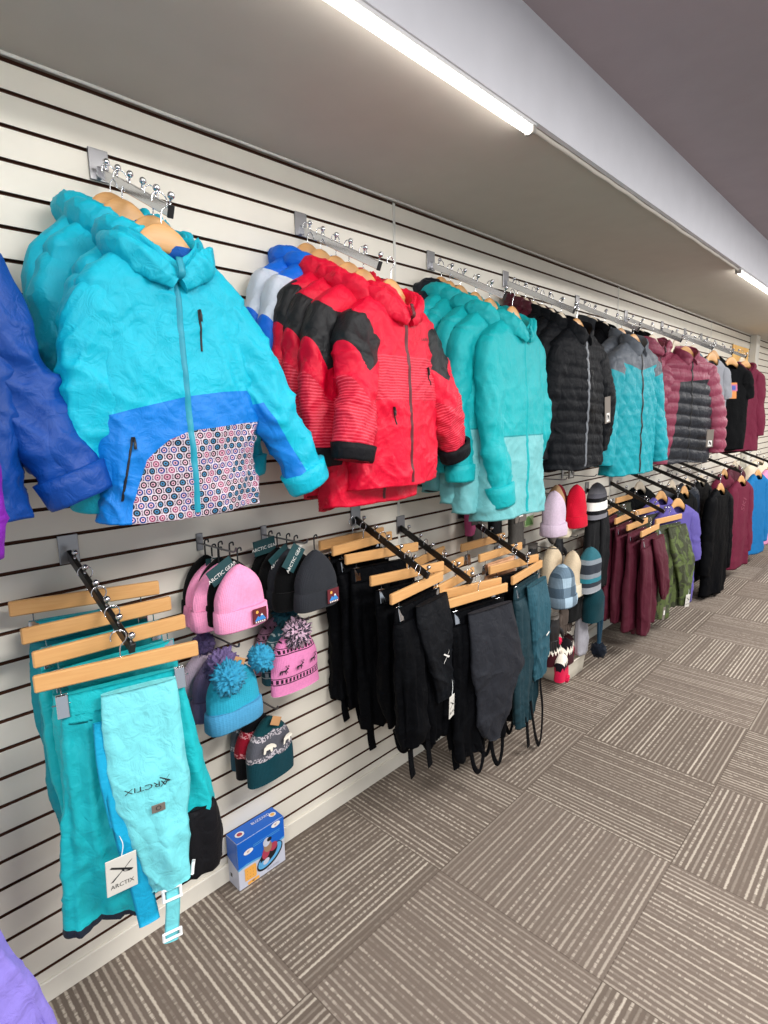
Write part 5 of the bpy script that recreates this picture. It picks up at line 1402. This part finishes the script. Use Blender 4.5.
poly_plate(m, [(-D_ / 2 + .001, H_ * .55), (D_ / 2, H_ * .42), (D_ / 2, H_ * .998), (-D_ / 2 + .001, H_ * .998)], (-W_ / 2, 0, 0), (0, -1, 0), (0, 0, 1), (-1, 0, 0), .0006, m=0)
poly_plate(m, [(-.02, .03), (-.008, .03), (-.008, .045), (-.02, .045)], (-W_ / 2, 0, 0), (0, -1, 0), (0, 0, 1), (-1, 0, 0), .0008, m=2)
m.build('printed_panel', [M_boxblue, M_boxlt, M_boxink], t)
# picture: a rider on a tube
m = MB()
def ell(cx, cy, rx, ry, rot=0.0, off=.002, mi=0, n=28):
    a = np.linspace(0, 2 * PI, n, endpoint=False); c, s = math.cos(rot), math.sin(rot)
    poly_plate(m, [(-W_ / 2 + cx * W_ + rx * math.cos(q) * c - ry * math.sin(q) * s, cy * H_ + rx * math.cos(q) * s + ry * math.sin(q) * c) for q in a], c0, off=off, m=mi)
ell(.66, .33, .060, .034, .45, .0014, 0); ell(.66, .345, .055, .028, .45, .0018, 1); ell(.64, .40, .040, .026, .5, .0022, 0)
ell(.58, .47, .016, .026, -.3, .0026, 2); ell(.74, .50, .018, .016, .4, .0026, 2); ell(.62, .58, .017, .024, .2, .0028, 3); ell(.60, .68, .015, .017, 0, .0031, 4); ell(.66, .71, .010, .008, 0, .0033, 0); ell(.50, .26, .012, .012, 0, .003, 1); ell(.57, .28, .014, .010, .4, .0032, 4)
m.build('picture', [M_boxink, M_boxlt, M_boxred, M_boxskin, M_boxsilver], t)
m = MB()
poly_plate(m, [fr(.12, .13), fr(.34, .10), fr(.36, .13), fr(.36, .36), fr(.34, .395), fr(.12, .395)], c0, off=.0014, m=0)
for i in range(9): poly_plate(m, [fr(.16 + .06 * (i % 3), .17 + .07 * (i // 3)), fr(.175 + .06 * (i % 3), .175 + .07 * (i // 3)), fr(.17 + .06 * (i % 3), .185 + .07 * (i // 3))], c0, off=.0018, m=1)
poly_plate(m, [fr(.17, .02), fr(.41, .02), fr(.41, .085), fr(.17, .085)], c0, off=.0014, m=0)
flat_text(m, '48"', c0 + np.array([-W_ / 2 + .29 * W_, 0, .052 * H_]), .007, off=.0018, m=1)
LM = [M_orange, M_boxink, M_boxgrey, M_white_ink, M_boxred, M_boxlt]
m.build('orange_label', LM, t); m = MB()
flat_text(m, 'BLIZZARD', c0 + np.array([-W_ / 2 + .72 * W_, 0, .075 * H_]), .008, off=.0014, m=2)
m.build('box_lettering', LM, t); m = MB()
for (u, v) in ((.22, .72), (.82, .93)):
    a = np.linspace(0, 2 * PI, 24, endpoint=False)
    poly_plate(m, [(-W_ / 2 + u * W_ + .019 * math.cos(q), v * H_ + .0095 * math.sin(q)) for q in a], c0, off=.0014, m=3)
    flat_text(m, '48"', c0 + np.array([-W_ / 2 + u * W_, 0, v * H_]), .007, off=.0018, m=4)
m.build('size_badge', LM, t); m = MB()
for dz in (.62, .655): poly_plate(m, [fr(.32, dz + .13), fr(.9, dz + .13), fr(.9, dz + .14), fr(.32, dz + .14)], c0, off=.0014, m=5)
m.build('stripe', LM, t); m = MB()
ct = np.array([0, 0, H_])
for (u, w_, mi) in ((-.33, .017, 3), (.38, .014, 0)):
    a = np.linspace(0, 2 * PI, 24, endpoint=False)
    poly_plate(m, [(u * W_ + w_ * math.cos(q), w_ * .8 * math.sin(q)) for q in a], ct, (1, 0, 0), (0, 1, 0), (0, 0, 1), .0012, m=3)
    poly_plate(m, [(u * W_ + w_ * .6 * math.cos(q), w_ * .5 * math.sin(q)) for q in a], ct, (1, 0, 0), (0, 1, 0), (0, 0, 1), .0016, m=mi if mi == 0 else 4)
m.build('badge', LM, t); m = MB()
flat_text(m, 'BLIZZARD', ct + np.array([.03, .012, 0]), .012, (1, 0, 0), (0, 1, 0), (0, 0, 1), .0014, m=3)
m.build('box_lettering', [M_orange, M_boxink, M_boxgrey, M_white_ink, M_boxred, M_boxlt], t)

# ------------------------------------------------------------------ socks, hats and gloves between the two trouser groups
def place(o, x, y, z, yaw=0.0):
    o.location = (x, y, z); o.rotation_euler = (0, 0, PI / 2 + math.radians(yaw)); return o
for i, (y, z, lab) in enumerate(((2.62, 1.255, 'peg hook behind the lilac beanie'), (2.92, 1.255, 'peg hook above the red beanies'), (3.30, 1.240, 'peg hook above the grey and white striped beanie'), (2.55, .885, 'peg hook above the blue plaid hat'),
                             (2.85, .875, 'peg hook above the beige hats'), (3.08, .905, 'peg hook above the teal striped beanie'), (2.36, 1.24, 'peg hook holding the sock packs'), (3.05, .52, 'peg hook above the hanging gloves'))):
    t = make_prong(lab, 0, .22); t.location = (0, y, z); t.rotation_euler = (0, 0, PI / 2); t['group'] = 'peg hooks in the slatwall'
F_sockgrey = fabric('sock_grey', '#4B4844', .9); F_sockblk = fabric('sock_black', '#1A1A1D', .9)
def sock_pack(label, mat, w=.085, h=.20, logo=True):
    t = empty('sock_pack', label, 'socks', group='packs of socks on the pegs')
    drape('socks', [(-.045, -.0, w * .5, 0, .012), (-.10, 0, w * .52, 0, .020), (-h - .05, 0, w * .52, 0, .022), (-h - .08, .0, w * .5, 0, .018)], mat, t, nu=40, nv=30, fold=.003, seed=5)
    c = MB().box((0, -.024, -.10), (w * .98, .003, .10), bev=.001).build('sleeve_card', M_taggrey if logo else M_sockcard, t)
    if logo:
        m = MB(); k = np.array([0, -.0256, -.10]); s = .018
        poly_plate(m, [(-s, -s * 1.2), (s, -s * 1.2), (s, s * 1.2), (-s, s * 1.2)], k, off=.0006, m=0)
        poly_plate(m, [(-s * .6, -s * .8), (-s * .3, -s * .8), (-s * .3, s * .3), (s * .4, -s * .8), (s * .7, -s * .8), (s * .7, s * .2), (s * .1, s * .8), (-s * .6, s * .8)], k, off=.0012, m=1)
        m.build('print', [M_white_ink, M_ink], c)
    MB().tube([(0, 0, -.05), (0, 0, .006), (.012, 0, .008)], .0025, .0015, 6, sub=3).build('plastic_hook', M_black, t)
    return t
M_sockcard = plain('sock_card', '#3A3632', .8)
place(sock_pack('pack of dark grey socks at the wall, under the jade jackets', F_sockgrey, logo=False), .06, 2.28, 1.26)
place(sock_pack('pack of black socks next to the dark grey pack, under the jade hem', F_sockblk, logo=False), .10, 2.40, 1.255)
place(sock_pack('pack of dark grey socks with a square white logo, under the mint hem', F_sockgrey, w=.11), .16, 2.50, 1.225)
pkc = sock_pack('small pink sock pack beside the sloping arm, under the jade hem', fabric('sock_pink', '#B8507C', .9), w=.05, h=.12, logo=False)
place(pkc, .10, 2.18, 1.25)
t = empty('head_band', 'white fleece head band hanging beneath the red beanies', 'head band', (.20, 2.90, 1.03), PI / 2)
ribbon('band', [(-.10, 0, -.02), (-.07, -.03, -.05), (0, -.045, -.065), (.07, -.03, -.05), (.10, 0, -.02), (.06, .02, .0), (0, .03, .01), (-.06, .02, .0), (-.10, 0, -.02)], .010, .035, M_sherpa, t, yref=(0, 0, 1))
# curved card round a head band
t = empty('head_band', 'folded head band in a curved grey card with a white logo', 'head band', (.24, 2.70, 1.24), PI / 2)
ribbon('band', [(-.03, 0, -.03), (-.045, 0, -.12), (-.03, 0, -.20), (.01, 0, -.26), (.05, 0, -.29)], .034, .010, F_sockgrey, t)
ribbon('sleeve_card', [(-.041, -.012, -.10), (-.035, -.012, -.19), (.012, -.012, -.255), (.05, -.012, -.283)], .036, .003, M_taggrey, t)
m = MB(); k = np.array([.000, -.017, -.235]); poly_plate(m, [(-.012, -.020), (.020, -.026), (.024, .012), (-.010, .018)], k, off=.0008, m=0); poly_plate(m, [(-.002, -.014), (.012, -.016), (.010, .008), (.002, .008)], k, off=.0014, m=1)
m.build('print', [M_white_ink, M_ink], t)
t = empty('printed_card', 'small green and white printed card beside the curved grey head band card', 'card', (.14, 2.66, 1.06), PI / 2)
MB().box((0, 0, 0), (.09, .003, .075), bev=.001).build('card', plain('green_card', '#A9BE8C', .6), t)
m = MB(); poly_plate(m, [(-.04, -.03), (.04, -.03), (.02, .0), (-.01, .02), (-.03, .01)], (0, -.0016, 0), off=.0006, m=0); poly_plate(m, [(-.04, .02), (.04, .02), (.04, .032), (-.04, .032)], (0, -.0016, 0), off=.0006, m=1)
m.build('print', [plain('green_print', '#5E8A4A', .6), M_white_ink], t)
g = 'beanies between the trouser groups'
place(beanie('pale lilac slouchy beanie left of the red ones', K_lilac, W=.075, H=.23, d=.05, cuff=.06, seed=51, group=g, z0=-.04, taper=.8), .27, 2.68, 1.262)
place(beanie('tan beanie half hidden between lilac and red', K_tan, W=.08, H=.20, seed=52, group=g), .20, 2.84, 1.27)
place(beanie('dark red beanie behind the bright red one', K_wine, W=.085, H=.22, seed=53, group=g, taper=.8), .17, 2.93, 1.262)
place(beanie('bright red beanie hanging right of the lilac one', K_red, W=.080, H=.235, d=.045, seed=54, group=g, taper=.8), .25, 2.98, 1.262)
place(beanie('grey black and white striped beanie above a black scarf', K_stripe, W=.105, H=.215, d=.045, cuff=0, seed=55, group=g, taper=.75), .22, 3.32, 1.238)
place(beanie('blue plaid wool hat with an upturned brim', K_plaid, K_plaid, W=.085, H=.22, d=.055, cuff=.055, seed=56, group=g, taper=.75, res=1.2), .32, 2.70, .875, -8)
place(beanie('cream beige hat with a sherpa edge, right behind the plaid one', K_beige, M_sherpa, W=.075, H=.26, d=.045, cuff=.07, seed=57, group=g, taper=.8), .25, 2.96, .888)
place(beanie('beige hat nearest the wall, behind the cream sherpa one', K_beige, W=.085, H=.20, d=.04, cuff=0, seed=58, group=g), .14, 2.93, .905)
place(beanie('teal and grey banded beanie right of the beige hats', K_tstripe, W=.100, H=.255, d=.05, cuff=0, seed=59, group=g, taper=.6), .30, 3.08, .895)
place(beanie('black beanie hanging below the teal banded one, at left', K_black, W=.10, H=.22, d=.04, cuff=0, seed=60, group=g), .20, 3.08, .66)
place(beanie('dark teal beanie hanging below the teal banded one, at right', K_dkteal, W=.09, H=.22, d=.05, cuff=0, seed=61, group=g), .27, 3.22, .635)
F_scarf = fabric('black_scarf', '#0F1013', .95)
t = empty('scarf', 'long black scarf hanging beneath the grey and white striped beanie', 'scarf', (.20, 3.36, 1.09), PI / 2)
drape('panel', [(-.05, 0, .11, 0, .02), (-.20, 0, .12, 0, .03), (-.50, -.01, .12, 0, .03), (-.62, -.02, .11, 0, .025)], F_scarf, t, nu=48, nv=40, fold=.014, seed=62)
drape('fold', [(-.08, .05, .05, -.03, .012), (-.30, .06, .055, -.035, .014), (-.56, .05, .05, -.035, .012)], F_scarf, t, nu=32, nv=30, fold=.008, seed=63)
M_leather = plain('black_leather', '#17171A', .4); M_gloveg = plain('grey_suede', '#6A6560', .85); M_brown = plain('brown_fleece', '#4A3F38', .9)
def glove(label, mat, cuffm, flip=1):
    t = empty('glove', label, 'glove', group='gloves hanging low on the slatwall')
    G, R = drape_grid([(-.02, 0, .040, 0, .016), (-.06, 0, .042, 0, .018), (-.11, .0, .048, 0, .020), (-.15, .0, .046, 0, .018)], nu=32, nv=24, fold=.003, seed=70)
    MB().grid(G, True, R, 0, (True, True)).build('palm', mat, t)
    for i, (x, l) in enumerate(((-.034, .055), (-.012, .068), (.011, .070), (.033, .058))):
        MB().tube([(x, 0, -.135), (x * 1.05, -.003, -.15 - l * .5), (x * 1.12, -.012, -.15 - l)], [.011, .0115, .0105, .004], None, 10, sub=4).build('finger', mat, t)
    MB().tube([(flip * .036, 0, -.085), (flip * .062, -.01, -.115), (flip * .066, -.018, -.15)], [.013, .013, .005], None, 10, sub=4).build('thumb', mat, t)
    MB().tube([(0, 0, .0), (0, 0, -.03)], [.043, .041], [.018, .017], 18).build('cuff', cuffm, t)
    return t
gl = glove('black glove hanging under the plaid hat, left of the others', M_leather, M_gloveg)
place(gl, .20, 2.64, .56, 5)
for i, (x, y, z, lab) in enumerate(((.15, 2.72, .54, 'black glove second from the left under the plaid hat'), (.24, 2.78, .52, 'black glove third from the left under the plaid hat'))):
    place(clone(gl, None, None, lab, gl['group']), x, y, z, -6 * i)
gb = glove('brown grey glove under the beige hats', M_brown, M_gloveg, -1)
place(gb, .20, 2.98, .55, -4)
place(clone(gb, None, None, 'brown grey glove nearest the pale grey scarf', gb['group']), .17, 3.10, .53, 8)
F_pgrey = knit('pale_grey_knit', '#A6A5AC')
t = empty('scarf', 'pale grey knitted scarf end hanging left of the navy cord', 'scarf', (.20, 3.22, .50), PI / 2)
drape('panel', [(0, 0, .03, 0, .015), (-.10, 0, .05, 0, .025), (-.28, 0, .065, 0, .03), (-.36, 0, .06, 0, .03)], F_pgrey, t, nu=40, nv=40, fold=.008, seed=64)
t = empty('hat_cord', 'navy braided cord ending in a dark tassel, left of the wine trousers', 'cord', (.30, 3.26, .46), PI / 2)
MB().tube([(-.02, 0, .05), (-.022, 0, -.10), (-.01, 0, -.24)], .010, None, 8, sub=6).build('braid', K_navy, t)
MB().tube([(.03, 0, .05), (.025, 0, -.08), (.0, 0, -.24)], .010, None, 8, sub=6).build('braid', K_navy, t)
D2 = D[::2, ::2]
MB().grid(np.array([-.005, 0, -.285]) + D2 * (.050 * (.9 + .4 * perlin(D2 * 8, 9)))[..., None], True, D2 * .05, 0, (True, True)).build('tassel', P_dark, t)
# wire basket of slippers
t = empty('basket', 'white plastic basket on the carpet under the gloves', 'basket', (.12, 3.16, 0), PI / 2)
M_bask = plain('ivory_plastic', '#D9D2C2', .4)
m = MB(); n_ = 40; a = np.linspace(0, 2 * PI, n_, endpoint=False)
rows = []
for z, s in ((.002, .0), (.002, .86), (.004, .88), (.06, .94), (.115, 1.0), (.122, 1.04), (.122, 1.0), (.112, .965), (.06, .90), (.012, .84), (.012, .0)):
    rows.append(np.stack([.17 * s * sgnp(np.cos(a), .35), .085 * s * sgnp(np.sin(a), .35), z + 0 * a], -1))
m.grid(np.array(rows), True, None, 0)
m.build('tub', M_bask, t)
MB().tube([(.17 * 1.04 * c_, .085 * 1.04 * s_, .121) for c_, s_ in zip(sgnp(np.cos(np.append(a, 0)), .35), sgnp(np.sin(np.append(a, 0)), .35))], .005, None, 8, yref=(0, 0, 1)).build('rim', M_bask, t)
def c_zig(a_, b_, c_):
    def f(n, v, x, y, z):
        tri = n.m('ABSOLUTE', n.m('SUBTRACT', n.m('FRACT', n.m('DIVIDE', x, .022)), .5))
        zz = n.m('ADD', z, n.m('MULTIPLY', tri, .05))
        return n.mix(n.gt(zz, -.075), n.mix(n.gt(zz, -.105), lin(c_), lin(b_)), lin(a_))
    return f
K_zig = knit('black_white_zigzag_knit', c_zig('#141014', '#E9E2D4', '#3A1018')); K_zig2 = knit('red_white_zigzag_knit', c_zig('#2A1014', '#E9E2D4', '#C22040')); K_zig3 = knit('white_black_zigzag_knit', c_zig('#E9E2D4', '#16121A', '#D01E48'))
g = 'zigzag knitted slipper socks'
for i, (x, y, z, mt, lab, pm) in enumerate(((.17, 2.92, .355, K_zig, 'black and white zigzag knitted sock with a pink tuft', P_pink), (.20, 3.02, .335, K_zig, 'black and white zigzag knitted sock above the white basket', None), (.15, 3.14, .315, K_zig2, 'maroon and white zigzag knitted sock, right end of the cluster', None),
                                        (.22, 2.93, .275, K_zig3, 'red zigzag knitted sock hanging lowest, beside the white basket', P_pink))):
    o = beanie(lab, mt, W=.068, H=.155, d=.035, cuff=0, seed=80 + i, group=g, pom=pm, pomr=.026, name='slipper_sock', cat='slipper', res=.9, pom_at=(0, -.03, -.045 if i != 3 else -.185))
    place(o, x, y, z, 6 * i - 8)
# an orange and yellow poster on the wall by the end post
n = NT('poster_print'); v = n.objco()[0]
M_poster = n.fin(n.mix(n.noise(v, 9, 2), lin('#E8983C'), lin('#F6DE8E')), .6)
t = empty('poster', 'orange and yellow poster high on the wall past the last upper arm', 'poster', (.012, 7.45, 2.10), PI / 2)
MB().box((0, 0, 0), (.70, .006, .42), bev=.001).build('sheet', M_poster, t)
MB().box((0, -.001, .215), (.72, .010, .012), bev=.002).build('hanging_rail', M_trim, t)
# more black gloves behind the hats
for i, (x, y, z, lab) in enumerate(((.08, 2.50, .86, 'black glove level with the plaid hat, beside the petrol trousers'), (.16, 2.56, .85, 'black glove directly behind the blue plaid hat'),
                                   (.10, 2.78, .90, 'black glove between the plaid hat and the beige hats, at their tops'), (.09, 3.10, .90, 'black glove at the wall behind the teal banded beanie'),
                                   (.08, 2.88, .56, 'black glove at the wall behind the brown grey ones'), (.10, 3.28, .62, 'black glove at the wall behind the dark teal beanie'))):
    place(clone(gl, None, None, lab, gl['group']), x, y, z, 4 - 3 * i)
